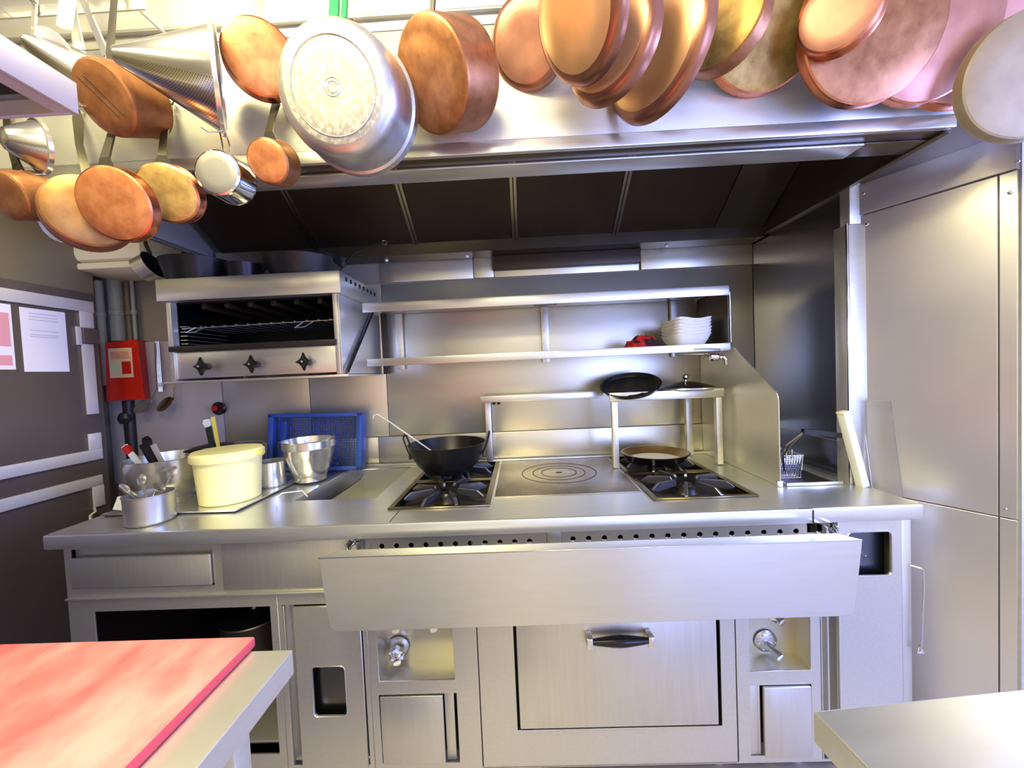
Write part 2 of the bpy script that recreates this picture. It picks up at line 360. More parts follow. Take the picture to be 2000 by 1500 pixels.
# ------------------------------------------------------------------ hanging pans
PAN = {
    'A': ((-1.112, 1.060, 2.229), .0919, .0919, .1113, 11, -29),
    'B': ((-.705, 1.120, 2.362), .0983, .0983, .045, -29, -18),
    'C': ((-.443, .990, 2.169), .1278, .178, .1469, 3, -16),
    'D': ((-.207, 1.060, 2.230), .1330, .1330, .130, 42, -28),
    'E1': ((.060, 1.165, 2.395), .098, .118, .028, 24, -28),
    'E2': ((.169, .980, 2.298), .1152, .1446, .028, 60, -27),
    'E3': ((.260, 1.040, 2.284), .1170, .141, .036, 48, -3),
    'E4': ((.388, 1.080, 2.291), .1457, .1737, .034, 60, -3),
    'F1': ((.580, 1.090, 2.355), .1169, .1169, .045, 48, 0),
    'F2': ((.754, 1.150, 2.401), .1768, .1768, .030, -3, -20),
    'F3': ((.862, 1.040, 2.320), .0915, .0915, .040, 41, -9),
    'F4': ((1.008, 1.095, 2.334), .1970, .1970, .028, -1, -15),
    'F5': ((1.201, 1.132, 2.363), .2071, .2071, .028, -3, -15),
    'F6': ((1.317, 1.172, 2.371), .2138, .2138, .028, 1, -6),
    'F7': ((1.440, 1.100, 2.179), .166, .166, .030, 12, -10),
    'G1': ((-1.466, 1.100, 2.002), .0697, .0697, .0830, 6, -22),
    'G2': ((-1.223, 1.100, 1.945), .0997, .0997, .0880, -49, -5),
    'G3': ((-1.118, 1.070, 1.946), .0993, .0993, .030, -6, -18),
    'G4': ((-1.027, 1.140, 2.003), .0834, .0834, .0398, -17, -21),
    'G5': ((-.841, 1.100, 2.035), .0644, .0644, .0790, -5, -6),
    'G6': ((-.705, 1.120, 2.068), .0619, .0619, .0660, -1, -23),
}
def pan(key, name, label, cat, base, side, handle, hm, hook, group, rim=True, hw=.022, profile=None, lining=TIN):
    c, R, Rr, h, yaw, pit = PAN[key]; yaw, pit = math.radians(yaw), math.radians(pit)
    n = Vector((-math.sin(yaw) * math.cos(pit), -math.cos(yaw) * math.cos(pit), math.sin(pit)))
    M = basis(c, n)
    root = thing(name, label, cat, group=group, mw=M)
    f = min(.012, h * .35)
    if profile == 'dish':
        prof = [(R, 0), (R + (Rr - R) * .45, -h * .10), (R + (Rr - R) * .85, -h * .42), (Rr, -h * .8), (Rr + .002, -h)]
    elif profile == 'bowl':
        dd = Rr - R; prof = [(R, 0), (R + dd * .28, -h * .03), (R + dd * .52, -h * .12), (R + dd * .68, -h * .28), (R + dd * .76, -h * .55), (R + dd * .80, -h * .80), (R + dd * .95, -h * .83), (Rr, -h * .97), (Rr, -h)]
    else:
        prof = [(R - f * .6, 0), (R - f * .2, -f * .25), (R + (Rr - R) * .05, -f), (Rr, -h + .004), (Rr + (.002 if rim else 0), -h)]
    inner = [(Rr - .003, -h - .001), (prof[-2][0] - .003, -h + .006), (R - .006, -f - .003), (0, -f - .003)]
    lathe('body', prof + inner[:1], side, root, 56, mw=M)
    lathe('lining', inner, lining, root, 48, mw=M)
    disc = lathe('base', [(0, .0022), (R * .55, .0018), (prof[0][0] - .001, .0006), (prof[0][0], 0)], base, root, 56, mw=M)
    if key == 'C':
        for q in (.10, .16, .86):
            lathe('base_ring', [(R * q - .0015, .002), (R * q, .0034), (R * q + .0015, .002)], ALU, root, 48, mw=M)
    if key == 'A':
        for dx in (-.016, .004):
            tube('score_mark', [M @ Vector((-.025 + dx, .055, .0022)), M @ Vector((.035 + dx, -.045, .0020))], .0012, IRON, root, 5)
    if handle:
        up = Vector((M[0][1], M[1][1], M[2][1]))
        p0 = Vector(c) - n * (h * (.75 if h > .05 else .6)) + up * (Rr - .001)
        hook = Vector(hook); d = hook - p0
        mid1 = p0 + up * .02 + Vector((0, .004, 0)); mid2 = p0.lerp(hook, .5) + Vector((0, -.006, 0))
        if handle == 'strap':
            pts = [p0 - n * .0, mid1, mid2, p0.lerp(hook, .85), hook]
            tube('handle', pts, 0, hm, root, flat=[(hw * 1.7, .004), (hw, .006), (hw * .8, .006), (hw * 1.15, .005), (hw * .7, .005)], side=M.to_3x3() @ Vector((1, 0, 0)))
            bm = bmesh.new(); x = M.to_3x3() @ Vector((1, 0, 0))
            for s in (-1, 0, 1): lathe_bm(bm, [(0, .005), (.0045, .004), (.006, 0)], 8, basis(p0 - n * 0 + x * hw * .65 * s - up * .006, up * 1 + n * .01, n))
            finish(bm, 'rivets', CHROME, root, True)
            tube('ring', arc(hook + Vector((0, 0, .012)), .011, 0, 2 * PI, 14), .003, hm, root, 6)
        elif handle == 'loop':
            x = M.to_3x3() @ Vector((1, 0, 0))
            tube('handle', [p0 - x * .008, p0 - x * .010 + Vector((0, 0, .03)), hook - x * .006, hook + Vector((0, 0, .008)), hook + x * .006, p0 + x * .010 + Vector((0, 0, .03)), p0 + x * .008], .0025, hm, root, 8)
        elif handle == 'green':
            x = M.to_3x3() @ Vector((1, 0, 0))
            boxp = [p0 + up * .0, mid1 + up * .01]
            tube('bracket', [p0 - x * .0, p0 + up * .012], 0, IRON, root, flat=(.075, .006), side=x)
            for s, w in ((-1, .026), (1, .014)):
                a = p0 + up * .012 + x * .014 * s; b = hook + x * .010 * s
                tube('handle_side', [a, a.lerp(b, .3) + x * .002 * s, b], 0, hm, root, flat=[(w, .012), (w * .9, .012), (w * .8, .010)], side=x)
            tube('handle_end', arc(hook + Vector((0, 0, .0)), .012, 0, PI, 8, u=tuple(x)), .006, hm, root, 8)
    return root
RZ = 2.728; RY = 1.13
UP = 'copper and aluminium pans on the pot rail'
pan('A', 'saucepan', 'deep copper saucepan with scored base, left of the cone strainer', 'saucepan', COPD, COPD, 'strap', IRONS, (-1.10, RY, RZ), 'hanging pans of the upper row')
pan('B', 'saucepan', 'small orange copper pan between the cone strainer and the big aluminium pan', 'saucepan', COPB, COP, 'strap', IRONS, (-.655, RY, RZ), 'hanging pans of the upper row')
pan('C', 'saute_pan', 'big pale aluminium pan with a green handle', 'pan', ALUSCALE, ALU, 'green', GREEN, (-.445, RY, RZ), 'hanging pans of the upper row', profile='bowl', lining=ALU)
pan('D', 'saucepan', 'deep brown copper saucepan right of the big aluminium pan', 'saucepan', COPD, COPD, 'strap', IRONS, (-.175, RY, RZ), 'hanging pans of the upper row')
E_ = 'shallow pink copper dishes hung nested'
pan('E1', 'gratin_dish', 'pink copper dish hung first in its row, right of the deep brown saucepan', 'dish', COPP, COPS, 'strap', IRONS, (.07, RY, RZ), E_, profile='dish')
pan('E2', 'gratin_dish', 'shiny copper dish with bright highlight, hung in front of its neighbours', 'dish', COPL, COPS, 'strap', IRONS, (.20, RY, RZ), E_, profile='dish')
pan('E3', 'gratin_dish', 'copper dish half hidden behind the dish with the bright highlight', 'dish', COPL, COPS, 'strap', IRONS, (.30, RY, RZ), E_, profile='dish')
pan('E4', 'gratin_dish', 'largest and lowest of the nested rounded copper dishes', 'dish', COPL, COPS, 'strap', IRONS, (.42, RY, RZ), E_, profile='dish')
F_ = 'flat copper pans hung overlapping on the right'
pan('F1', 'frying_pan', 'golden brown copper pan right beside the lowest rounded dish', 'pan', COPG, COPD, 'strap', IRONS, (.60, RY, RZ), F_)
pan('F2', 'frying_pan', 'yellow mottled copper pan hung flat between two tilted pans', 'pan', COPG, COP, 'strap', IRONS, (.76, RY, RZ + .03), F_)
pan('F3', 'frying_pan', 'small orange copper pan tilted over the large brown one', 'pan', COPP, COP, 'strap', IRONS, (.88, RY, RZ), F_)
pan('F4', 'frying_pan', 'large brown copper pan hung foremost at the right', 'pan', COPD, COP, 'strap', IRONS, (1.01, RY, RZ + .03), F_)
pan('F5', 'frying_pan', 'large rosy copper pan just behind the large brown one', 'pan', COPP, COP, 'strap', IRONS, (1.20, RY, RZ + .03), F_)
pan('F6', 'frying_pan', 'pale pink copper pan cut off by the upper right corner', 'pan', mat('copper_pale_pink', (.93, .66, .60), .4, .6, c2=(.95, .72, .66), nscale=7), COP, 'strap', IRONS, (1.32, RY, RZ + .05), F_)
pan('F7', 'frying_pan', 'pale tarnished pan at the right edge, lowest of its row', 'pan', PEWTER, PEWTER, 'strap', IRONS, (1.44, RY, RZ), F_)
G_ = 'small pans of the lower left row'
pan('G1', 'saucepan', 'copper saucepan at the left edge, leftmost of the lower row', 'saucepan', COPD, COPD, 'strap', IRONG, (-1.596, 1.215, 2.312), G_)
pan('G2', 'saucepan', 'yellowish copper saucepan second from the left edge, under the shelf', 'saucepan', COPY, COPD, 'strap', IRONG, (-1.364, 1.215, 2.312), G_)
pan('G3', 'saucepan', 'bright orange copper saucepan, widest of the lower left row', 'saucepan', COPB, COP, 'strap', IRONG, (-1.223, 1.215, 2.312), G_)
pan('G4', 'saute_pan', 'golden shallow copper pan left of the small chrome saucepan', 'pan', COPG, COP, 'strap', IRONG, (-1.063, 1.215, 2.312), G_)
pan('G5', 'saucepan', 'small chrome saucepan with a brushed round base', 'saucepan', BRUSH, CHROME, 'loop', CHROME, (-.917, 1.215, 2.312), G_, lining=POLISH)
pan('G6', 'saucepan', 'smallest copper saucepan, under the small orange pan', 'saucepan', COPB, COPD, 'strap', IRONG, (-.722, 1.215, 2.312), G_)
# small steel dish glimpsed behind the leftmost copper saucepan
M = basis((-1.42, 1.17, 1.955), (-.2, -1, -.35))
tag(lathe('saucepan', [(0, 0), (.060, 0), (.064, -.006), (.064, -.05), (.061, -.05), (.058, -.006), (0, -.005)], POLISH, mw=M, seg=36), 'little steel pan half hidden behind the leftmost copper saucepan', 'saucepan', G_)

# cone strainers
def perforated(name):
    m = mat(name, (.82, .81, .78), .22, 1); nt = m.node_tree; b = nt.nodes['Principled BSDF']
    tc = nt.nodes.new('ShaderNodeTexCoord'); sp = nt.nodes.new('ShaderNodeSeparateXYZ'); nt.links.new(tc.outputs['Object'], sp.inputs[0])
    def mth(op, a, b2=None, c=None):
        n = nt.nodes.new('ShaderNodeMath'); n.operation = op
        for i, v in enumerate((a, b2, c)):
            if v is None: continue
            if hasattr(v, 'links'): nt.links.new(v, n.inputs[i])
            else: n.inputs[i].default_value = v
        return n.outputs[0]
    th = mth('ARCTAN2', sp.outputs[1], sp.outputs[0])
    u = mth('SINE', mth('MULTIPLY', th, 70)); v = mth('SINE', mth('MULTIPLY', sp.outputs[2], 1100))
    g = mth('GREATER_THAN', mth('MULTIPLY', u, v), .35)
    # rows of holes only over a band of the cone's surface
    band = mth('LESS_THAN', mth('ABSOLUTE', mth('SUBTRACT', th, -1.9)), .75)
    f = mth('MULTIPLY', g, band)
    mx = nt.nodes.new('ShaderNodeMix'); mx.data_type = 'RGBA'
    nt.links.new(f, mx.inputs[0]); mx.inputs[6].default_value = (.62, .61, .57, 1); mx.inputs[7].default_value = (.22, .2, .17, 1)
    nt.links.new(mx.outputs[2], b.inputs['Base Color'])
    return m
PERF = perforated('perforated_steel')
def strainer(label, tip, rimc, r0, r1, hook, hw, bulge=False):
    tip, rimc = Vector(tip), Vector(rimc); d = rimc - tip; L = d.length
    M = basis(tip, d, (0, 0, 1)); root = thing('cone_strainer', label, 'strainer', group='cone strainers', mw=M)
    lathe('cone', [(0, 0), (r0 * .7, .001), (r0, .006), (r1 * .985, L - .004)], PERF, root, 56, mw=M)
    lathe('collar', [(r1 * .985, L - .012), (r1 + .003, L - .010), (r1 + .004, L), (r1 - .002, L), (r1 * .975, L - .012)], POLISH, root, 56, mw=M)
    lathe('inside', [(0, .004), (r0 * .9, .009), (r1 * .968, L - .006)], POLISH, root, 48, mw=M)
    up = Vector((M[0][1], M[1][1], M[2][1])); p0 = rimc + up * r1 - d.normalized() * .006
    tube('handle', [p0, p0 + up * .02, p0.lerp(Vector(hook), .5), Vector(hook)], 0, POLISH, root, flat=[(hw * 2, .004), (hw, .006), (hw * .8, .007), (hw, .006)], side=(1, 0, 0))
    dn = rimc - up * r1
    tube('wire_hook', [dn, dn - up * .008 - d.normalized() * .02, dn - up * .014 - d.normalized() * .04, dn - up * .004 - d.normalized() * .055], .0022, CHROME, root, 6)
    return root
strainer('big steel cone strainer lying sideways above the chrome saucepan', (-.998, .980, 2.277), (-.811, 1.10, 2.282), .020, .132, (-.905, RY, RZ), .009)
strainer('steel cone strainer behind the deep copper saucepan, tip near the shelf', (-1.256, 1.0, 2.352), (-1.19, 1.12, 2.312), .016, .085, (-1.27, RY, RZ), .020)
strainer('small cone strainer below the overhead shelf at the left edge', (-1.439, 1.08, 2.155), (-1.41, 1.15, 2.165), .030, .075, (-1.36, RY, RZ - .1), .012)
for x, y, lab, m in ((-1.22, 1.12, 'broad white ladle handle at the upper left, brightest of the handles', WHITE), (-1.175, 1.10, 'thin steel skimmer handle right beside the broad white one', POLISH)):
    r = thing('ladle' if m is WHITE else 'skimmer', lab, 'utensil', (x, y, 2.40))
    if m is WHITE:
        tube('handle', [(x + .075, y - .08, 2.68), (x + .062, y - .08, 2.52), (x + .036, y - .08, 2.405)], 0, m, r, flat=[(.04, .01), (.036, .012), (.03, .012)], side=(1, 0, 0))
        lathe('blade', [(0, 0), (.02, .002), (.038, .010), (.036, .012), (.02, .005), (0, .003)], m, r, 24, mw=basis((x + .010, y - .078, 2.365), (0, -1, -1.2)))
    else:
        tube('handle', [(x - .015, y - .03, 2.66), (x - .012, y - .03, 2.46), (x - .003, y - .03, 2.37)], 0, m, r, flat=[(.016, .004), (.018, .004), (.026, .004)], side=(1, 0, 0))
        tube('edge', [(x - .032, y - .03, 2.66), (x - .022, y - .03, 2.38)], .002, m, r, 6)

# overhead shelf at the upper left
FASC = mat('white_enamel', (.72, .68, .70), .4, .2)
sh = thing('overhead_shelf', 'white steel overhead shelf jutting in at the upper left', 'shelf', (-1.6, .3, 2.04))
box('fascia', (-.962, -.952, -.6, .852, 2.040, 2.108), FASC, sh, bev=.001)
box('fascia', (-2.28, -.963, .842, .852, 2.040, 2.108), FASC, sh, bev=.001)
box('deck', (-2.28, -.963, -.6, .841, 2.085, 2.105), HOODIN, sh, bev=0)
box('flange', (-.995, -.963, -.6, .841, 2.040, 2.046), FASC, sh, bev=0)
box('flange', (-2.28, -.996, .80, .841, 2.040, 2.046), CAB, sh, bev=0)

# ------------------------------------------------------------------ worktop
wt = thing('worktop', 'long stainless worktop along the back wall', 'worktop', (-.2, 1.36, .86))
HL = (-.545, -.148, 1.495, 2.235); HR = (.503, .902, 1.495, 2.235); SINK = (-1.02, -.655, 1.655, 2.20); FRY = (1.075, 1.33, 1.60, 2.1)
plate('top', rect(-1.775, 1.385, 1.365, 2.262), [rect(*HL), rect(*HR), rect(*SINK)], .010, TOPS, wt, mw=FLAT(.895))
e = box('front_edge', (-1.783, 1.39, 1.355, 1.372, .846, .9005), TOPS, wt, bev=.006)
box('side_edge', (-1.783, -1.773, 1.373, 2.262, .846, .9005), TOPS, wt, bev=.003)
box('side_edge', (1.380, 1.39, 1.373, 1.60, .846, .9005), TOPS, wt, bev=.003)
box('upstand', (-1.77, 1.365, 2.240, 2.262, .900, .912), TOPS, wt, bev=.004)
# seams in the top
boxes('seam', [(-.5, -.497, 1.372, 1.49, .9000, .9006), (1.006, 1.009, 1.353, 1.356, .85, .895), (.96, 1.009, 1.356, 1.36, .9000, .9008)], DARK, wt)
# sink bowl
bm = bmesh.new()
x0, x1, y0, y1 = SINK; zb = .68
for d in ((x0, x1, y0, y0 + .004, zb, .894), (x0, x1, y1 - .004, y1, zb, .894), (x0, x0 + .004, y0, y1, zb, .894), (x1 - .004, x1, y0, y1, zb, .894), (x0, x1, y0, y1, zb - .004, zb)): bx(bm, *d)
finish(bm, 'sink_bowl', TOPS, wt)
# raised sheet over the left part of the worktop
cv = tag(plate('cover_sheet', [(-1.76, 1.535), (-1.19, 1.528), (-1.185, 1.56), (-1.165, 2.235), (-1.76, 2.235)], [], .006, POLISH, mw=FLAT(.909)), 'thin raised steel sheet lying on the left end of the worktop', 'sheet')
boxes('edge_shadow', [(-1.75, -1.195, 1.54, 1.555, .9005, .906), (-1.205, -1.195, 1.54, 2.22, .9005, .906)], IRON, cv)  # dark strips stand in for the shadow under the raised sheet edge

# solid top plate with rings, between the burners
hp = thing('hot_plate', 'solid-top hot plate with concentric rings between the burner pairs', 'hot plate', (.175, 1.9, .9))
box('plate', (-.13, .485, 1.60, 2.235, .9006, .9035), HOTP, hp, bev=.001)
for r in (.187, .132, .088):
    lathe('ring', [(r - .0025, 0), (r - .0025, .0012), (r + .0025, .0012), (r + .0025, 0)], IRON, hp, 64, loc=(.175, 1.945, .9033))
lathe('ring_centre', [(0, .0015), (.012, .0012), (.018, 0)], IRON, hp, 24, loc=(.175, 1.945, .9034))

# gas burner modules: two per side
def burner(label, x0, x1, y0, y1):
    cx, cy = (x0 + x1) / 2, (y0 + y1) / 2
    r = thing('gas_burner', label, 'burner', (cx, cy, .87), 'gas burners of the range')
    boxes('tray', [(x0, x1, y0, y1, .862, .868), (x0, x0 + .006, y0, y1, .868, .902), (x1 - .006, x1, y0, y1, .868, .902), (x0, x1, y0, y0 + .006, .868, .902), (x0, x1, y1 - .006, y1, .868, .902)], IRON, r)
    plate('rim', rect(x0 - .004, x1 + .004, y0 - .002, y1 + .002), [rect(x0 + .016, x1 - .016, y0 + .016, y1 - .016)], .005, mat('brassy_rim', (.55, .50, .36), .3, 1), r, mw=FLAT(.9045))
    lathe('burner_head', [(0, .030), (.034, .030), (.042, .024), (.045, .008), (.05, 0)], IRON, r, 28, loc=(cx, cy, .868))
    lathe('burner_cap', [(0, .010), (.026, .008), (.032, 0)], BLACK, r, 24, loc=(cx, cy, .898))
    R = min(x1 - x0, y1 - y0) / 2 - .012
    for k in range(8):
        a = PI / 8 + k * PI / 4
        c, s = math.cos(a), math.sin(a)
        ro = R * min(1 / max(abs(c), abs(s)), 1.12)
        M = Matrix(((c, -s, 0, cx), (s, c, 0, cy), (0, 0, 1, 0), (0, 0, 0, 1)))
        bm = bmesh.new()
        sec = [(ro, .900), (ro, .908), (ro - .03, .930), (.062, .932), (.055, .920), (.058, .905), (ro - .03, .893)]
        th = .0065
        A = [bm.verts.new((x, -th, z)) for x, z in sec]; B = [bm.verts.new((x, th, z)) for x, z in sec]
        bm.faces.new(A); bm.faces.new(B[::-1])
        for i in range(len(sec)): j = (i + 1) % len(sec); bm.faces.new((A[i], B[i], B[j], A[j]))
        bmesh.ops.bevel(bm, geom=list(bm.edges), offset=.002, segments=1, affect='EDGES')
        finish(bm, 'pan_support', IRONARM, r, mw=M)
    return r
IRONARM = mat('iron_arm', (.42, .42, .44), .30, .9, c2=(.5, .5, .52), nscale=20)
burner('open front gas burner left of the solid hot plate', HL[0], HL[1], 1.495, 1.862)
burner('rear left gas burner, under the black wok', HL[0], HL[1], 1.868, 2.235)
burner('open front gas burner right of the solid hot plate', HR[0], HR[1], 1.495, 1.862)
burner('rear right gas burner, under the round frying pan', HR[0], HR[1], 1.868, 2.235)

# ------------------------------------------------------------------ left base cabinet
FY = 1.39
def front(name, outer, holes, m, parent, y=FY, th=.006, bev=.001): return plate(name, outer, holes, th, m, parent, mw=FRONT(y), bev=bev)
lc = thing('base_cabinet', 'left stainless base cabinet with a shallow drawer and dark open bay', 'cabinet', (-1.35, 1.6, FZ + .06))
front('upper_front', rect(-1.745, -.615, .648, .845), [rect(-1.722, -1.176, .678, .832)], CAB, lc)
front('lower_front', rect(-1.745, -.945, -.05, .642), [rect(-1.648, -.972, .02, .592)], CAB, lc)
boxes('bead', [(-1.745, -.615, 1.376, 1.388, .640, .648)], CAB, lc, bev=.002)
d_ = box('drawer_front', (-1.716, -1.182, 1.378, 1.392, .684, .800), CAB, lc, bev=.003)
box('drawer_body', (-1.71, -1.19, 1.40, 1.95, .69, .79), CAB, lc, bev=0)
boxes('drawer_shadow', [(-1.722, -1.176, 1.405, 1.409, .678, .832)], CAB, lc)
box('panel', (-1.138, -.62, 1.380, 1.390, .660, .838), CAB, lc, bev=.002)
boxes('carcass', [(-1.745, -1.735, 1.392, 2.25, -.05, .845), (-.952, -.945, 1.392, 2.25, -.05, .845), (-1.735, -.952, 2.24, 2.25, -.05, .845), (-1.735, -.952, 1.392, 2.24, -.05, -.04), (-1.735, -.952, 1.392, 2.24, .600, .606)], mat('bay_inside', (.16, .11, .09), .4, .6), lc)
box('shelf', (-1.735, -.952, 1.42, 2.24, .03, .04), CAB, lc)
for x in (-1.70, -.99): tube('foot', [(x, 1.45, -.05), (x, 1.45, FZ)], .02, STEEL, lc, 12)
# pots in the dark bay
pt = thing('stock_pot', 'dull steel pot inside the dark open bay', 'pot', (-1.30, 1.75, .04))
lathe('body', [(0, 0), (.13, 0), (.137, .008), (.137, .30), (.141, .304), (.135, .304), (.133, .01), (0, .006)], SOOT, pt, 40, loc=(-1.30, 1.75, .0405))
lathe('lid', [(.143, .304), (.14, .309), (.08, .325), (.02, .332), (.012, .35), (.02, .36), (0, .365)], IRONS, pt, 40, loc=(-1.30, 1.75, .0405))

# narrow door cabinet
dc = thing('base_cabinet', 'narrow stainless cabinet with a pull cut-out in its door', 'cabinet', (-.78, 1.6, FZ + .06))
front('frame', rect(-.942, -.612, -.05, .642), [rect(-.928, -.628, -.03, .595)], CAB, dc)
boxes('recess', [(-.928, -.885, 1.42, 1.425, -.03, .6), (-.93, -.927, 1.39, 1.425, -.03, .6), (-.888, -.885, 1.39, 1.425, -.03, .6)], CAB, dc)
boxes('bead', [(-.925, -.918, 1.384, 1.396, -.03, .59)], CAB, dc, bev=.002)
dd = front('door', rect(-.880, -.634, -.03, .588), [rrect(-.826, -.700, .168, .362, .016)], CAB, dc, y=1.382, th=.010, bev=.002)
boxes('pull_recess', [(-.84, -.69, 1.412, 1.415, .155, .375)], mat('recess_grey', (.42, .42, .41), .25, 1, c2=(.5, .5, .49), nscale=9), dd)
tube('recess_lip', [(x, 1.377, z) for x, z in rrect(-.826, -.700, .168, .362, .016)] + [(-.700, 1.377, .346)], .0018, POLISH, dd, 6)
boxes('carcass', [(-.942, -.935, 1.43, 2.25, -.05, .845), (-.62, -.612, 1.43, 2.25, -.05, .845), (-.935, -.62, 1.43, 2.25, -.05, -.04)], CAB, dc)

# ------------------------------------------------------------------ cooking range
rg = thing('cooking_range', 'stainless cooking range with oven door and gas valve bays', 'range', (.22, 1.6, FZ + .06))
NL = (-.578, -.292, .290, .520); NR = (.792, 1.015, .290, .520)
front('front_panel', rect(-.609, -.205, -.05, .845), [rect(*NL), rect(-.583, -.288, -.03, .240), rect(-.56, -.205, .54, .845)], CAB, rg)
front('front_panel', rect(-.199, .741, -.045, .80), [rect(-.068, .690, .088, .56)], CAB, rg)
front('front_panel', rect(.747, 1.048, -.05, .80), [rect(*NR), rect(.790, 1.015, -.03, .240)], CAB, rg)
boxes('base_strip', [(-.609, 1.34, 1.387, 1.393, -.055, -.05), (-.20, .741, 1.387, 1.391, -.052, -.046)], CAB, rg)
boxes('joint', [(-.205, -.199, 1.392, 1.394, -.05, .80), (.741, .747, 1.392, 1.394, -.05, .80), (-.199, .741, 1.392, 1.394, -.05, -.045)], IRON, rg)
def niche(n, depth, parent):
    a, b, c, d = n; y0, y1 = 1.393, 1.393 + depth
    boxes('valve_bay', [(a - .003, a, y0, y1, c, d), (b, b + .003, y0, y1, c, d), (a, b, y0, y1, c - .003, c), (a, b, y0, y1, d, d + .003), (a, b, y1, y1 + .003, c, d)], WALLS, parent)
niche(NL, .10, rg); niche(NR, .085, rg)
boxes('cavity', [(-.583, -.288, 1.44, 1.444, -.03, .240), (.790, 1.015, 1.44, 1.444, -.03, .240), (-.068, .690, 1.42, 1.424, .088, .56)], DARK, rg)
box('access_panel', (-.577, -.342, 1.383, 1.393, -.028, .233), CAB, rg, bev=.002)
box('access_strip', (-.338, -.302, 1.398, 1.404, -.028, .236), CAB, rg, bev=.002)
box('access_panel', (.838, 1.008, 1.378, 1.393, -.030, .235), CAB, rg, bev=.003)
boxes('access_strip', [(.793, .822, 1.392, 1.398, -.028, .238), (.822, .830, 1.392, 1.44, -.028, .238)], CAB, rg, bev=.001)
od = box('oven_door', (-.056, .670, 1.374, 1.392, .106, .55), CAB, rg, bev=.003)
hm = thing  # oven handle
for x in (.205, .422): box('handle_bracket', (x - .012, x + .012, 1.325, 1.374, .432, .474), CHROME, od, bev=.006)
prof = [(0, 0), (.010, .001), (.013, .02), (.019, .07), (.021, .10), (.019, .13), (.013, .18), (.010, .199), (0, .2)]
lathe('handle', prof, BAKE, od, 24, mw=basis((.213, 1.338, .455), (1, 0, 0), (0, 0, 1)))
# valves
def valve(x, z, y, label):
    v = thing('gas_valve', label, 'valve', (x, y, z), 'gas valves')
    v.parent = None
    lathe('escutcheon', [(0, .010), (.028, .010), (.036, .006), (.042, 0)], ALU, v, 32, mw=basis((x, y, z), (0, -1, 0)))
    lathe('stem', [(.013, 0), (.013, .03), (.010, .032), (.010, .045), (0, .046)], CHROME, v, 16, mw=basis((x, y - .008, z - .004), (.25, -1, -.25)))
    return v
def hexknob(x, z, y):
    bm = bmesh.new()
    n = 12
    pr = []
    for rr, zz in ((.022, .012), (.031, .018), (.031, .040), (.022, .046)):
        pr.append([bm.verts.new((rr * (1 if i % 2 else .80) * math.cos(2 * PI * i / n), rr * (1 if i % 2 else .80) * math.sin(2 * PI * i / n), zz)) for i in range(n)])
    for a, b in zip(pr, pr[1:]):
        for i in range(n): bm.faces.new((a[i], a[(i + 1) % n], b[(i + 1) % n], b[i]))
    bm.faces.new(pr[0][::-1]); bm.faces.new(pr[-1])
    return finish(bm, 'valve_knob', CHROME, None, mw=basis((x, y, z), (.1, -1, -.1)))
for (x, z, y, k) in ((-.532, .350, 1.486, 1), (.905, .342, 1.472, 0), (-.532, .478, 1.486, 1), (-.385, .478, 1.486, 1), (.915, .475, 1.472, 1)):
    e = lathe('valve', [(0, .010), (.028, .010), (.037, .006), (.043, 0)], ALU, rg, 32, mw=basis((x, y, z), (0, -1, 0)))
    st = lathe('valve_stem', [(.011, 0), (.011, .04), (.014, .042), (.014, .060), (0, .061)], CHROME, e, 16, mw=basis((x, y - .008, z - .004), (.25, -1, -.25)))
    for s in range(6):
        a = s * PI / 3
        lathe('valve_screw', [(0, .004), (.003, .003), (.004, 0)], CHROME, e, 8, mw=basis((x + .031 * math.cos(a), y - .008, z + .031 * math.sin(a)), (0, -1, 0)))
    if k:
        h = hexknob(x, z, y - .006); h.parent = e; h.matrix_parent_inverse = parent_world(e).inverted()
# vent strip behind the raised fascia
front('vent_strip', rect(-.575, .070, .785, .845), [circ(-.537 + .0545 * i, .806, .0108) for i in range(11)], CAB, rg, y=1.384, th=.003)
front('vent_strip', rect(.125, 1.005, .785, .845), [circ(.166 + .0572 * i, .809, .0108) for i in range(15)], CAB, rg, y=1.384, th=.003)
box('vent_post', (.072, .123, 1.380, 1.388, .785, .845), CAB, rg)
boxes('vent_backing', [(-.575, 1.0, 1.41, 1.414, .78, .846), (-.575, 1.0, 1.386, 1.41, .78, .784)], DARK, rg)
# long tipped-out front fascia with return flange
fa = plate('fascia', [(-.694, .838), (1.072, .838), (1.070, .815), (1.048, .625), (1.044, .605), (1.032, .595), (1.018, .592), (-.64, .590), (-.655, .594), (-.668, .604), (-.672, .62), (-.690, .815)], [], .006, STEELH, rg, mw=FRONT(1.240), bev=.0015)
plate('fascia_flange', [(-.694, 1.238), (1.072, 1.238), (1.030, 1.288), (-.650, 1.288)], [], .004, STEELH, rg, mw=FLAT(.838), bev=.001)
for x, s in ((-.625, -1), (1.055, 1)):
    b = boxes('hinge_bracket', [(x - .022, x + .022, 1.375, 1.384, .80, .846), (x - .022, x - .017, 1.33, 1.375, .812, .842), (x + .017, x + .022, 1.33, 1.375, .812, .842)], CHROME, rg)
    tube('hinge_rod', [(x, 1.37, .835), (x + .03 * s, 1.30, .80), (x + .04 * s, 1.25, .78)], .003, CHROME, rg, 8)
    lathe('hinge_pin', [(0, .008), (.007, .006), (.009, 0)], CHROME, rg, 12, mw=basis((x, 1.374, .825), (0, -1, 0)))
boxes('range_body', [(-.609, 1.05, 2.2, 2.25, -.05, .845), (-.609, -.605, 1.45, 2.2, -.05, .845), (1.044, 1.05, 1.51, 2.2, -.05, .845), (-.605, 1.044, 1.51, 2.2, -.05, -.044)], CAB, rg)
for x in (-.56, 0, .7, 1.0): tube('foot', [(x, 1.46, -.05), (x, 1.46, FZ)], .02, STEEL, rg, 12)

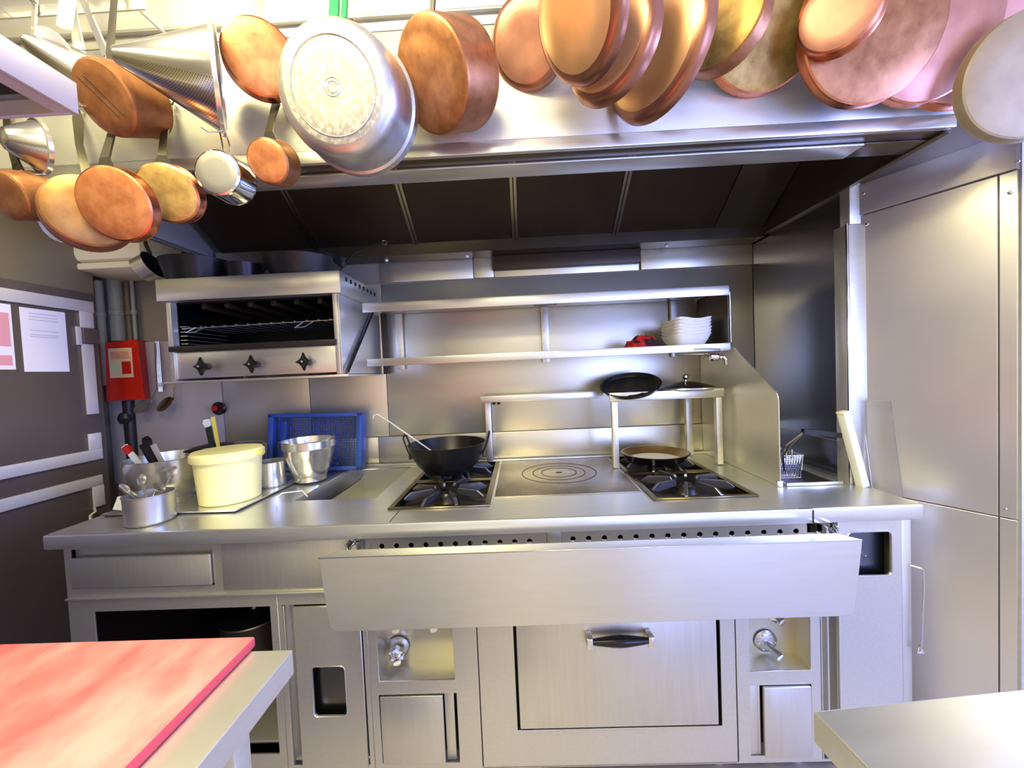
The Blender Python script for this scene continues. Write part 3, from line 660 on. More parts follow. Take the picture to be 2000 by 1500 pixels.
# right cabinet beside the range
rc = thing('base_cabinet', 'right stainless fryer cabinet with a square cut-out near the top', 'cabinet', (1.22, 1.6, FZ + .06))
front('front_panel', rect(1.113, 1.334, -.05, .840), [rrect(1.145, 1.300, .638, .800, .018)], CAB, rc, y=1.384, th=.008, bev=.0015)
boxes('cutout_recess', [(1.13, 1.31, 1.42, 1.424, .62, .82)], mat('recess_blue_grey', (.40, .42, .48), .3, 1), rc)
tube('cutout_lip', [(x, 1.379, z) for x, z in rrect(1.145, 1.300, .638, .800, .018)] + [(1.300, 1.379, .782)], .002, POLISH, rc, 6)
boxes('recess', [(1.051, 1.113, 1.425, 1.43, -.05, .845), (1.052, 1.056, 1.388, 1.43, -.05, .845), (1.084, 1.090, 1.400, 1.43, -.05, .845), (1.108, 1.113, 1.388, 1.43, -.05, .845)], CAB, rc)
boxes('hinge_strip', [(1.335, 1.341, 1.386, 1.396, -.05, .845)], mat('rusty_joint', (.46, .40, .30), .6, .4, c2=(.3, .25, .2), nscale=40), rc)
box('side_post', (1.342, 1.380, 1.392, 1.62, -.05, .845), CAB, rc, bev=.002)
boxes('carcass', [(1.10, 1.34, 1.64, 2.25, -.05, -.04), (1.10, 1.106, 1.43, 2.25, -.05, .845)], CAB, rc)
th_ = thing('towel_hook', 'thin bent wire hook on the end of the right cabinet', 'hook', (1.385, 1.385, .36))
tube('wire', [(1.372, 1.388, .668)] + [Vector((1.388, 1.375, .652)) + Vector((.014 * math.sin(a), -.004, .014 * math.cos(a))) for a in (0, .5, 1, 1.5)] + [(1.402, 1.37, .60), (1.392, 1.37, .385), (1.389, 1.372, .37)], .0028, CHROME, th_, 8)
plate('foot_plate', [(1.378, .352), (1.405, .352), (1.389, .385)], [circ(1.390, .363, .004, 8)], .004, POLISH, th_, mw=FRONT(1.375))

# ------------------------------------------------------------------ wall shelf above the range
ws_ = thing('wall_shelf', 'two-tier stainless wall shelf above the hot plate', 'shelf', (.13, 2.28, 1.48))
for z in (1.802, 1.520):
    x0 = -.778 if z > 1.7 else -.770
    box('shelf_board', (x0, 1.046, 1.935, 2.268, z - .006, z), STEELH, ws_)
    box('shelf_lip', (x0, 1.046, 1.926, 1.934, z - (.046 if z > 1.7 else .036), z + .002), STEELH, ws_, bev=.002)
box('end_plate', (1.041, 1.046, 1.935, 2.268, 1.521, 1.795), HOODIN, ws_)
for x in (-.70, .155, .905):
    box('wall_post', (x - .022, x + .022, 2.245, 2.270, 1.47, 1.795), STEEL, ws_, bev=.003)
for x in (.125, .185): tube('bracket_bolt', [(x, 2.0, 1.790), (x, 2.0, 1.775)], .008, CHROME, ws_, 8)
boxes('bracket_wing', [(.09, .22, 2.15, 2.16, 1.785, 1.792)], IRONS, ws_)
# partition panel right of the burners
pp = [(1.606, .902), (1.606, 1.270), (1.600, 1.283), (1.612, 1.297), (1.945, 1.512), (1.952, 1.520), (1.952, 1.80), (2.268, 1.80), (2.268, .902)]
pp = [(1.606, .902), (1.606, 1.262), (1.610, 1.280), (1.622, 1.295), (1.940, 1.508), (1.952, 1.520), (1.952, 1.78), (2.268, 1.78), (2.268, .902)]
pt_ = thing('partition_panel', 'tall stainless side panel with slanted top right of the burners', 'panel', (1.057, 1.6, .9))
plate('sheet', pp, [], .006, STEEL, pt_, mw=SIDE(1.060), bev=.001)
tube('folded_edge', [(1.060, 1.604, .905), (1.060, 1.604, 1.262), (1.060, 1.609, 1.281), (1.060, 1.621, 1.297), (1.060, 1.94, 1.511), (1.060, 1.951, 1.525), (1.060, 1.951, 1.775)], .003, POLISH, pt_, 8)
box('foot_clip', (1.045, 1.068, 1.598, 1.608, .901, .925), POLISH, pt_)

# bench shelf over the burners
bs = thing('bench_shelf', 'low stainless shelf on square legs over the rear burner', 'shelf', (.74, 1.98, .9))
box('shelf_board', (.452, 1.034, 1.985, 2.262, 1.285, 1.292), STEELH, bs)
box('shelf_lip', (.452, 1.034, 1.972, 1.984, 1.250, 1.295), STEELH, bs, bev=.003)
for x in (.462, .992): box('leg', (x, x + .030, 1.974, 2.004, .9045, 1.249), STEEL, bs, bev=.003)
box('leg', (.935, .972, 2.20, 2.23, .9045, 1.284), STEEL, bs, bev=.003)
bs2 = thing('bench_shelf', 'narrow stainless ledge on legs at the wall behind the hot plate', 'shelf', (.12, 2.2, .9))
box('shelf_board', (-.226, .450, 2.12, 2.262, 1.288, 1.295), STEELH, bs2)
box('shelf_lip', (-.226, .450, 2.108, 2.119, 1.262, 1.297), STEELH, bs2, bev=.002)
box('leg', (-.215, -.180, 2.225, 2.25, .9045, 1.287), STEEL, bs2, bev=.003)
for x in (-.163, -.135): lathe('bolt', [(0, .004), (.008, .003), (.010, 0)], IRON, bs2, 12, mw=basis((x, 2.268, 1.243), (0, -1, 0)))
# water tap under the lower shelf
tp = thing('tap', 'small chrome valve under the right end of the lower wall shelf', 'valve', (.975, 1.94, 1.47))
tube('pipe', [(.80, 2.0, 1.478), (.93, 1.96, 1.474), (.955, 1.93, 1.462)], .007, CHROME, tp, 10)
lathe('body', [(0, 0), (.018, .002), (.022, .012), (.020, .035), (.012, .045), (.012, .06), (0, .062)], CHROME, tp, 20, mw=basis((.945, 1.93, 1.458), (1, -.15, -.1)))
tube('spout', [(1.000, 1.915, 1.455), (1.012, 1.913, 1.44), (1.014, 1.913, 1.415)], .009, CHROME, tp, 10)
tube('lever', [(.985, 1.92, 1.468), (.985, 1.91, 1.492), (.92, 1.915, 1.497), (.87, 1.92, 1.498)], .003, IRONS, tp, 6)

# ------------------------------------------------------------------ salamander grill
sg = thing('salamander_grill', 'wall-hung stainless salamander grill with three black knobs', 'grill', (-1.26, 1.8, 1.44))
box('canopy', (-1.703, -.822, 1.792, 2.26, 1.832, 1.936), STEELH, sg, bev=.003)
X0, X1 = -1.672, -.840
box('side_wall', (X0, X0 + .022, 1.806, 2.26, 1.452, 1.831), STEEL, sg)
box('side_wall', (X1 - .006, X1, 1.806, 2.26, 1.452, 1.831), STEEL, sg)
box('front_post', (X1 - .030, X1 - .0065, 1.806, 1.83, 1.452, 1.831), STEEL, sg)
box('control_panel', (X0 + .023, X1 - .031, 1.812, 1.83, 1.462, 1.590), STEELH, sg)
box('drip_rail', (X0 + .005, X1 - .02, 1.796, 1.822, 1.592, 1.618), IRON, sg, bev=.003)
box('base_tray', (-1.706, -.812, 1.800, 2.26, 1.438, 1.450), STEELH, sg, bev=.002)
boxes('cavity', [(X0 + .022, X1 - .03, 2.20, 2.21, 1.60, 1.83), (X0 + .022, X1 - .03, 1.84, 2.20, 1.598, 1.604), (X0 + .022, X1 - .03, 1.84, 2.20, 1.822, 1.83), (X0 + .022, X0 + .026, 1.84, 2.2, 1.6, 1.83)], mat('grill_cavity', (.10, .10, .10), .3, .8), sg)
for k in range(6):
    x = X0 + .14 + k * .115
    tube('burner_tube', [(x, 1.86, 1.812), (x, 2.18, 1.800)], .014, SOOT, sg, 8)
gr = tube('grill_grid', [(X0 + .03, 1.85, 1.706), (X1 - .035, 1.85, 1.716)], .0028, POLISH, sg, 6)
bm = bmesh.new()
for k in range(13):
    x = X0 + .07 + k * .058
    tube_bm(bm, [(x, 1.845, 1.712 + k * .0007), (x, 2.17, 1.712 + k * .0007)], .0025, 5)
finish(bm, 'grid_bars', POLISH, gr, True)
for x in (X0 + .10, X0 + .63):
    tube('grid_handle', [(x, 1.85, 1.710), (x - .02, 1.815, 1.682), (x + .025, 1.815, 1.683), (x + .05, 1.85, 1.711)], .003, POLISH, gr, 6)
for z in (1.715, 1.69, 1.67, 1.65, 1.632): tube('rack_rung', [(X0 + .028, 1.845, z), (X0 + .060, 1.845, z), (X0 + .060, 2.1, z)], .002, POLISH, sg, 5)
for x in (-1.490, -1.250, -1.002):
    bm = bmesh.new(); n = 24
    rr = []
    for k, zz in ((.5, 0), (.62, .004), (.95, .014), (1.0, .022), (.8, .030), (.4, .034)):
        rr.append([bm.verts.new(((.024 + .020 * max(0, math.cos(2 * (t := 2 * PI * i / n) * 2)) ** 2) * k * math.cos(t), (.024 + .020 * max(0, math.cos(4 * t)) ** 2) * k * math.sin(t), zz)) for i in range(n)])
    for a, b in zip(rr, rr[1:]):
        for i in range(n): bm.faces.new((a[i], a[(i + 1) % n], b[(i + 1) % n], b[i]))
    bm.faces.new(rr[0][::-1]); bm.faces.new(rr[-1])
    kn = finish(bm, 'control_knob', BLK, sg, True, mw=basis((x, 1.790, 1.516), (-.12, -1, 0)))
    lathe('knob_cap', [(0, .005), (.005, .003), (.006, 0)], CHROME, kn, 10, mw=basis((x - .004, 1.757, 1.516), (0, -1, 0)))
    lathe('knob_collar', [(.016, 0), (.016, .022), (0, .023)], IRON, kn, 16, mw=basis((x, 1.812, 1.516), (0, -1, 0)))
bm = bmesh.new()
for k in range(8): bx(bm, -.8219, -.8205, 1.85 + k * .052, 1.868 + k * .052, 1.898, 1.918)
finish(bm, 'vent_slot', DARK, sg)
plate('wall_bracket', [(1.83, 1.452), (2.26, 1.452), (2.26, 1.80), (2.20, 1.83)], [], .008, STEEL, sg, mw=SIDE(-.826))
tube('bracket_gap', [(-.8215, 1.822, 1.462), (-.8215, 2.215, 1.828)], 0, DARK, sg, flat=(.002, .016), side=(1, 0, 0))
box('support_rail', (-.80, -.775, 2.235, 2.268, 1.445, 1.80), IRON, sg)

# frying pans on top of the salamander
def flatpan(label, x, y, z, R, h, hd, lift, tilt=(0, 0), hw=.024, m=BLACK, bent=False):
    M = Matrix.Translation((x, y, z)) @ Matrix.Rotation(tilt[0], 4, 'X') @ Matrix.Rotation(tilt[1], 4, 'Y')
    r = thing('frying_pan', label, 'pan', mw=M, group='black frying pans on top of the grill')
    lathe('body', [(0, 0), (R * .76, 0), (R * .80, .003), (R, h), (R - .003, h + .001), (R * .78, .006), (0, .004)], m, r, 40, mw=M)
    d = Vector((math.cos(hd), math.sin(hd), 0))
    pts = [M @ (d * (R * .93) + Vector((0, 0, h * .6))), M @ (d * (R + .03) + Vector((0, 0, h + lift * .35))), M @ (d * (R + .12) + Vector((0, 0, h + lift * .8))), M @ (d * (R + .19) + Vector((0, 0, h + lift)))]
    sd = M.to_3x3() @ Vector((-d.y, d.x, 0))
    tube('handle', pts, 0, m, r, flat=[(hw * 1.4, .004), (hw, .004), (hw, .004), (hw * 1.1, .004)], side=sd)
    e = pts[-1]
    tube('handle_ring', arc(e, .012, 0, 2 * PI, 10, u=tuple(d), v=(0, 0, 1)), .003, IRONS, r, 6)
    return r
flatpan('large black frying pan lying at the left on the grill top', -1.62, 1.96, 1.9375, .165, .115, 2.35, .13)
flatpan('second black frying pan with a bent handle, middle of the grill top', -1.37, 1.93, 1.9375, .085, .085, 1.0, .07, hw=.014)
flatpan('grey black frying pan nested beneath the others at the right of the grill top', -1.09, 1.99, 1.9375, .185, .105, 1.2, .08, m=IRON)
flatpan('small black frying pan with its handle pointing right toward the hood', -1.00, 2.00, 2.015, .12, .04, .30, .10, hw=.020)
sp = thing('saucepan', 'small dark-lined steel saucepan hooked at the grill left corner', 'saucepan', (-1.86, 1.93, 2.03))
M = basis((-1.905, 1.93, 2.022), (-.75, -.1, -.35), (0, 0, 1))
lathe('body', [(0, 0), (.055, 0), (.062, -.006), (.066, -.070), (.070, -.072)], POLISH, sp, 36, mw=M)
lathe('lining', [(.070, -.072), (.065, -.071), (.060, -.010), (0, -.008)], BLACK, sp, 36, mw=M)
tube('handle', [(-1.845, 1.93, 2.10), (-1.865, 1.93, 2.15), (-1.88, 1.94, 2.20)], 0, BLACK, sp, flat=(.018, .004), side=(1, 0, 0))

# white wall unit and pipes in the far left corner
wu = thing('wall_unit', 'cream plastic box high in the left corner above the pipes', 'wall unit', (-2.2, 2.15, 2.05))
bm = bmesh.new(); bx(bm, -2.48, -1.95, 1.98, 2.26, 2.10, 2.34, bev=.04); finish(bm, 'casing', CREAMP, wu, True)
bm = bmesh.new(); bx(bm, -2.36, -1.93, 1.99, 2.26, 2.062, 2.098, bev=.010); finish(bm, 'lower_tray', CREAMP, wu, True)
for x, m, r_, lab, z0 in ((-2.468, PIPEC, .020, 'cream vertical pipe nearest the left corner', 1.45), (-2.37, PIPE, .034, 'thick grey-green pipe entering the top of the red box', 1.71), (-2.30, mat('brown_pipe', (.36, .31, .22), .5), .016, 'thin brown pipe right of the thick grey-green pipe', 1.71), (-2.268, PIPE, .010, 'thinnest pipe, rightmost of the pipes above the red box', 1.71)):
    p = thing('pipe', lab, 'pipe', (x, 2.24, z0), 'pipes above the red box')
    tube('tube', [(x, 2.24, z0), (x, 2.24, 2.07)], r_, m, p, 16)
    lathe('coupling', [(r_, 0), (r_ + .004, .002), (r_ + .004, .028), (r_, .03)], m, p, 16, loc=(x, 2.24, 1.86))
# red extinguisher box
rb = thing('red_box', 'red metal wall box with a printed cream sticker', 'box', (-2.3, 2.2, 1.36))
plate('casing', [(-2.405, 1.700), (-2.218, 1.708), (-2.200, 1.362), (-2.425, 1.360)], [], .004, REDP, rb, mw=FRONT(2.196), bev=.001)
bm = bmesh.new()
A = [bm.verts.new(v) for v in ((-2.405, 2.198, 1.700), (-2.218, 2.198, 1.708), (-2.200, 2.198, 1.362), (-2.425, 2.198, 1.360))]
B = [bm.verts.new(v) for v in ((-2.47, 2.285, 1.708), (-2.252, 2.285, 1.708), (-2.243, 2.285, 1.362), (-2.485, 2.285, 1.36))]
bm.faces.new(A); bm.faces.new(B[::-1])
for i in range(4): j = (i + 1) % 4; bm.faces.new((A[i], B[i], B[j], A[j]))
finish(bm, 'body', REDP, rb)
st = box('sticker', (-2.392, -2.252, 2.1925, 2.194, 1.492, 1.664), mat('sticker_base', (.92, .78, .60), .6), rb, bev=0)
boxes('sticker_print', [(-2.378, -2.268, 2.191, 2.1925, 1.600, 1.645)], STK, st)
boxes('sticker_print', [(-2.385, -2.322, 2.191, 2.1925, 1.512, 1.585)], STKW, st)
boxes('sticker_print', [(-2.316, -2.262, 2.191, 2.1925, 1.512, 1.585)], REDP, st)
tk = thing('wall_tube', 'shiny vertical steel tube in the corner left of the red box', 'tube', (-2.47, 2.2, 1.35))
tube('tube', [(-2.475, 2.20, 1.36), (-2.475, 2.20, 1.70)], .022, POLISH, tk, 16)
tube('dark_pipe', [(-2.36, 2.255, .95), (-2.36, 2.255, 1.355)], .028, IRON, tk, 12)
lathe('pipe_elbow', [(0, -.04), (.03, -.03), (.04, 0), (.03, .03), (0, .04)], IRON, tk, 16, loc=(-2.37, 2.245, 1.25))

# skimmers hung right of the red box
def skim(label, x, zc, tilt, R, m, xh, zh):
    r = thing('skimmer', label, 'utensil', (x, 2.22, zc), 'skimmers hung under the grill')
    lathe('bowl', [(0, -.010), (R * .6, -.007), (R, 0), (R + .002, .002), (R * .6, -.004), (0, -.007)], m, r, 32, mw=basis((x, 2.20, zc), (-.25, -1, .35)) @ Matrix.Rotation(-tilt, 4, 'Z') @ Matrix.Scale(.62, 4, (0, 1, 0)))
    tube('handle', [(x + (R * .7 if xh > x else -R * .3), 2.21, zc + .02), (xh, 2.225, zc + .10), (xh, 2.235, zh)], 0, m, r, flat=(.010, .003), side=(1, 0, 0))
    return r
skim('pale wire skimmer hung lowest, below the red box', -2.222, 1.318, -.30, .062, POLISH, -2.150, 1.69)
skim('brown stained ladle hung right of the pale wire skimmer', -2.085, 1.325, -.55, .058, LADLE, -2.045, 1.455)
tube_ = thing('whisk_rods', 'thin vertical steel rods beside the red box', 'utensil', (-2.14, 2.23, 1.40))
for k in range(3): tube('rod', [(-2.152 + k * .009, 2.24, 1.40), (-2.152 + k * .009, 2.24, 1.70)], .0025, POLISH, tube_, 6)
box('clip', (-2.158, -2.128, 2.23, 2.246, 1.428, 1.452), STRIP, tube_)
# emergency stop button
eb = thing('stop_button', 'round red push button on the wall below the grill', 'button', (-1.83, 2.26, 1.287))
lathe('collar', [(0, .003), (.036, .002), (.040, -.003), (.040, -.02)], mat('dark_red', (.13, .03, .04), .3), eb, 28, mw=basis((-1.822, 2.262, 1.283), (0, -1, 0)))
lathe('push', [(0, .018), (.013, .018), (.016, .015), (.017, .004)], REDK, eb, 24, mw=basis((-1.834, 2.262, 1.285), (0, -1, 0)))

# ------------------------------------------------------------------ things on the worktop, left
ZT = .9125
def bowlthing(name, label, cat, loc, prof, m, group=None, sy=1, handles=None):
    r = thing(name, label, cat, loc, group)
    lathe('body', prof, m, r, 56, loc=loc, sy=sy)
    return r
# oval cutlery pot at the front
cx, cy = -1.478, 1.465
cp = bowlthing('cutlery_pot', 'front steel pot full of spoons and forks at the worktop corner', 'pot', (cx, cy, .9012), [(0, 0), (.070, 0), (.077, .008), (.079, .108), (.0815, .110), (.0815, .113), (.077, .113), (.075, .010), (0, .006)], ALU)
def spoon(label, tip, end, w=.020, fork=False):
    tip, end = Vector(tip), Vector(end); r = thing('fork' if fork else 'spoon', label, 'cutlery', tuple(tip), 'cutlery in the front pot')
    d = (end - tip).normalized()
    tube('handle', [tip, tip.lerp(end, .5) + Vector((0, 0, .004)), end], 0, POLISH, r, flat=[(.010, .002), (.006, .003), (.014, .002)], side=d.cross(Vector((0, 0, 1))))
    if fork:
        s = d.cross(Vector((0, 0, 1))).normalized()
        for k in (-1, 0, 1): tube('tine', [end + s * .005 * k, end + s * .005 * k + d * .035], .0015, POLISH, r, 5)
    else:
        M = basis(end + d * .018, d.cross(Vector((1, 0, 0))).normalized() if abs(d.x) < .9 else Vector((0, -1, .6)), tuple(d))
        lathe('bowl', [(0, -.006), (w * .6, -.004), (w, 0), (w * .6, -.002), (0, -.004)], POLISH, r, 20, mw=M @ Matrix.Scale(1.35, 4, (0, 1, 0)))
    return r
spoon('spoon leaning right out of the front pot, its handle highest', (cx + .01, cy, .93), (cx + .06, cy + .03, 1.068))
spoon('spoon lying over the right rim of the front pot', (cx - .02, cy + .02, .96), (cx + .055, cy - .02, 1.03), .022)
spoon('spoon sticking out over the left rim of the front pot', (cx + .03, cy, .95), (cx - .072, cy - .01, 1.028), .018)
spoon('fork in the middle of the front pot', (cx, cy - .01, .95), (cx - .035, cy - .05, 1.035), fork=True)
spoon('spoon at the back left of the front pot', (cx + .02, cy - .02, .94), (cx - .055, cy + .03, 1.045), .018)
hd = tag(plate('paper_tag', [(-1.602, .962), (-1.545, .955), (-1.558, 1.012), (-1.578, 1.012)], [], .002, WHITE, mw=FRONT(1.395)), 'white folded tag hooked on the left side of the front pot', 'tag')
hd.location.y += .045
# tub
tb = thing('plastic_tub', 'pale yellow plastic tub with a lid', 'tub', (-1.325, 1.685, ZT))
TM = (-1.325, 1.685, ZT)
lathe('body', [(0, 0), (.110, 0), (.115, .004), (.128, .190)], YEL, tb, 56, loc=TM)
lathe('lid', [(.128, .184), (.137, .184), (.140, .190), (.139, .214), (.134, .218), (.131, .224), (0, .224)], YEL, tb, 56, loc=TM)
box('lid_tab', (-1.187, -1.170, 1.675, 1.695, ZT + .196, ZT + .214), YELH, tb, bev=.002)
# large mixing bowl full of utensils
bb = bowlthing('mixing_bowl', 'large steel bowl holding utensils, behind the front pot', 'bowl', (-1.655, 1.755, ZT), [(0, 0), (.095, 0), (.098, .012), (.110, .02), (.140, .07), (.158, .13), (.164, .190), (.169, .193), (.162, .193), (.154, .13), (.135, .07), (.10, .02), (0, .014)], POLISH)
def util(name, label, p0, p1, w, m, tip=None, ring=False, grp='utensils in the large bowl'):
    r = thing(name, label, 'utensil', p0, grp); p0, p1 = Vector(p0), Vector(p1)
    tube('handle', [p0, p0.lerp(p1, .4), p1], 0, m, r, flat=[(w * .7, w * .45), (w * .8, w * .5), (w, w * .55)], side=(1, 0, .2))
    if tip:
        d = (p1 - p0).normalized(); tube('grip_end', [p1 - d * .045, p1 - d * .02, p1], 0, tip, r, flat=[(w * .9, w * .6), (w * 1.35, w * .8), (w * .9, w * .5)], side=(1, 0, .2))
    return r
util('spatula', 'utensil with a white shaft and red grip in the large bowl', (-1.70, 1.72, .98), (-1.835, 1.72, 1.165), .022, WHITE, REDK)
util('knife', 'black handled utensil upright in the large bowl', (-1.66, 1.74, .98), (-1.775, 1.76, 1.195), .024, BLK, BLK)
util('knife', 'second black handle just right of the first black one', (-1.64, 1.70, .98), (-1.735, 1.70, 1.17), .018, BLK)
util('tongs', 'clear grey handle right of the black ones in the large bowl', (-1.62, 1.72, .98), (-1.70, 1.72, 1.165), .020, mat('cloudy_plastic', (.75, .73, .68), .3, .2))
util('ladle', 'dark ladle leaning left over the large bowl rim', (-1.72, 1.78, .98), (-1.92, 1.80, 1.15), .014, POLISH, IRON)
# pot with knives behind the tub
kp = bowlthing('stock_pot', 'wide steel pot with knife handles, behind the yellow tub', 'pot', (-1.585, 2.02, ZT), [(0, 0), (.155, 0), (.163, .008), (.165, .175), (.171, .178), (.165, .180), (.160, .178), (.158, .01), (0, .006)], POLISH)
lathe('lid', [(0, .202), (.05, .200), (.14, .188), (.150, .182), (.14, .184), (0, .196)], IRON, kp, 40, loc=(-1.665, 2.00, ZT), sx=.62, sy=.9)
util('knife', 'knife with a green-black handle and pale end in the wide pot', (-1.575, 1.92, 1.0), (-1.625, 1.94, 1.255), .026, mat('dark_green_grip', (.14, .18, .12), .5), WHITE, grp='knives in the wide pot')
util('knife', 'yellow strip handle beside the green-black knife', (-1.545, 1.92, 1.0), (-1.592, 1.94, 1.262), .016, YELH, grp='knives in the wide pot')
# small pot
s2 = bowlthing('pot', 'small straight steel pot between the yellow tub and the steel bowl', 'pot', (-1.268, 1.88, ZT), [(0, 0), (.058, 0), (.064, .006), (.066, .120), (.069, .122), (.066, .124), (.062, .122), (.060, .01), (0, .006)], POLISH)
# footed bowl
fb = bowlthing('mixing_bowl', 'footed steel bowl in front of the blue crate', 'bowl', (-1.115, 1.965, ZT), [(0, .01), (.068, .01), (.071, 0), (.075, 0), (.077, .024), (.081, .028), (.095, .065), (.111, .12), (.120, .165), (.1225, .168), (.125, .170), (.126, .205), (.130, .210), (.124, .210), (.117, .165), (.09, .065), (.073, .03), (0, .026)], POLISH)
# small wire by the sink
wi = tag(tube('wire_clip', [(-1.085, 1.63, .9015), (-1.083, 1.63, .925), (-1.075, 1.66, .935), (-1.02, 1.72, .925), (-.985, 1.70, .903)], .003, STRIP), 'bent white wire lying at the left front corner of the sink', 'wire')

# blue crate standing on edge against the wall
cr = thing('crate', 'blue plastic mesh crate leaning against the splashback', 'crate', (-1.2, 2.15, .91))
CM = Matrix.Translation((-1.195, 2.165, .912)) @ Matrix.Rotation(math.radians(-6), 4, 'X') @ Matrix.Rotation(math.radians(1.5), 4, 'Y')
w2, hh = .272, .325
def CR(d, m=BLUE, name='wall', bev=.003):
    bm = bmesh.new()
    for q in d: bx(bm, *q, bev=bev)
    return finish(bm, name, m, cr, True, mw=CM)
CR([(-w2, w2, -.03, -.016, hh - .022, hh), (-w2, w2, -.03, -.016, 0, .022), (-w2, -w2 + .03, -.03, -.016, .0, hh), (w2 - .03, w2, -.03, -.016, 0, hh)], name='rim')
CR([(-w2 + .006, w2 - .006, -.016, .05, hh - .010, hh - .004)], name='wall'); CR([(-w2 + .006, w2 - .006, -.016, .05, .004, .010)], name='wall')
CR([(-w2 + .004, -w2 + .010, -.016, .05, .01, hh - .01)], name='wall'); CR([(w2 - .010, w2 - .004, -.016, .05, .01, hh - .01)], name='wall')
bm = bmesh.new()
nx, nz = 34, 20
for i in range(nx + 1):
    x = -w2 + .01 + (2 * w2 - .02) * i / nx; bx(bm, x - .0016, x + .0016, .046, .050, .01, hh - .01)
for j in range(nz + 1):
    z = .01 + (hh - .02) * j / nz; bx(bm, -w2 + .01, w2 - .01, .0455, .0495, z - .0016, z + .0016)
ms = finish(bm, 'mesh_floor', BLUE, cr, mw=CM); ms['kind'] = 'stuff'
CR([(-w2 + .03, -w2 + .07, .03, .045, .02, hh - .04), ], name='rib')

# wok
wk = thing('wok', 'black iron wok with two loop handles on the rear left burner', 'wok', (-.385, 1.93, .933))
WM = (-.385, 1.93, .933)
lathe('bowl', [(0, 0), (.085, 0), (.115, .010), (.150, .045), (.178, .095), (.193, .145), (.196, .150), (.190, .150), (.172, .095), (.145, .048), (.11, .014), (0, .005)], BLACK, wk, 64, loc=WM)
for s in (-1, 1):
    px = WM[0] + s * .180; 
    tube('handle', [(px, WM[1] - .030, 1.02), (px + s * .016, WM[1] - .032, 1.06), (px + s * .034, WM[1] - .030, 1.115), (px + s * .036, WM[1], 1.130), (px + s * .034, WM[1] + .030, 1.115), (px + s * .016, WM[1] + .032, 1.06), (px, WM[1] + .030, 1.02)], .0045, BLACK, wk, 8)
    boxes('handle_plate', [(px - .004 + s * .004, px + .004 + s * .004, WM[1] - .038, WM[1] + .038, 1.01, 1.03)], BLACK, wk)
ld = thing('ladle', 'thin pale ladle with hooked end resting in the wok', 'ladle', (-.46, 1.92, 1.0))
tube('handle', [(-.745, 1.90, 1.222), (-.740, 1.90, 1.238), (-.722, 1.90, 1.244), (-.705, 1.90, 1.236), (-.455, 1.90, 1.045), (-.43, 1.91, 1.01)], 0, STRIP, ld, flat=[(.007, .004)] * 3 + [(.009, .004), (.009, .004), (.010, .004)], side=(0, 1, 0))
lathe('cup', [(0, -.02), (.02, -.017), (.033, 0), (.031, 0), (.018, -.014), (0, -.017)], POLISH, ld, 24, loc=(-.40, 1.92, .985))

# frying pan on the rear right burner
fp = thing('frying_pan', 'round steel frying pan with pouring lip on the rear right burner', 'pan', (.685, 2.01, .933))
lathe('body', [(0, 0), (.130, 0), (.140, .005), (.168, .038), (.172, .040), (.166, .041), (.138, .009), (.128, .007)], BLACK, fp, 56, loc=(.685, 2.01, .933))
lathe('floor', [(0, .008), (.128, .0075), (.140, .011)], mat('scoured_steel', (.90, .89, .86), .45, .35), fp, 48, loc=(.685, 2.01, .933))
lathe('inner_wall', [(.128, .009), (.134, .012), (.1615, .0425), (.168, .0425)], mat('tanned_steel', (.66, .55, .38), .35, .9), fp, 48, loc=(.685, 2.01, .933))
# ribbed pan and lid on the bench shelf
rp = thing('griddle_pan', 'dark ribbed pan tilted on the left end of the bench shelf', 'pan', (.575, 2.06, 1.295))
GM = Matrix.Translation((.585, 2.06, 1.303)) @ Matrix.Rotation(math.radians(-9), 4, 'Y') @ Matrix.Rotation(math.radians(20), 4, 'X')
lathe('body', [(0, .006), (.03, .006), (.10, .004), (.115, .004), (.140, .010), (.155, .030), (.158, .033), (.150, .034), (.136, .014), (.11, .010), (0, .011)], BLACK, rp, 48, mw=GM)
for r_ in (.035, .055, .075, .095, .112): lathe('groove', [(r_ - .004, .011), (r_, .0135), (r_ + .004, .011)], IRON, rp, 48, mw=GM)
lathe('worn_edge', [(.140, .018), (.151, .0335)], mat('tan_edge', (.66, .52, .30), .5, .4, c2=(.12, .10, .08), nscale=14, ramp=(.5, .56)), rp, 48, mw=GM)
lid = thing('pan_lid', 'dark domed lid with a small knob on the bench shelf', 'lid', (.885, 2.08, 1.2925))
lathe('dome', [(.148, 0), (.150, .008), (.140, .012), (.06, .034), (.02, .040), (0, .041), (0, .036), (.13, .008)], BLACK, lid, 48, loc=(.885, 2.08, 1.2935))
lathe('rim', [(.148, 0), (.152, .004), (.150, .010), (.146, .008)], POLISH, lid, 48, loc=(.885, 2.08, 1.2930))
lathe('knob', [(.008, 0), (.007, .012), (.016, .022), (.016, .032), (.010, .040), (0, .042)], CHROME, lid, 20, loc=(.885, 2.08, 1.331))
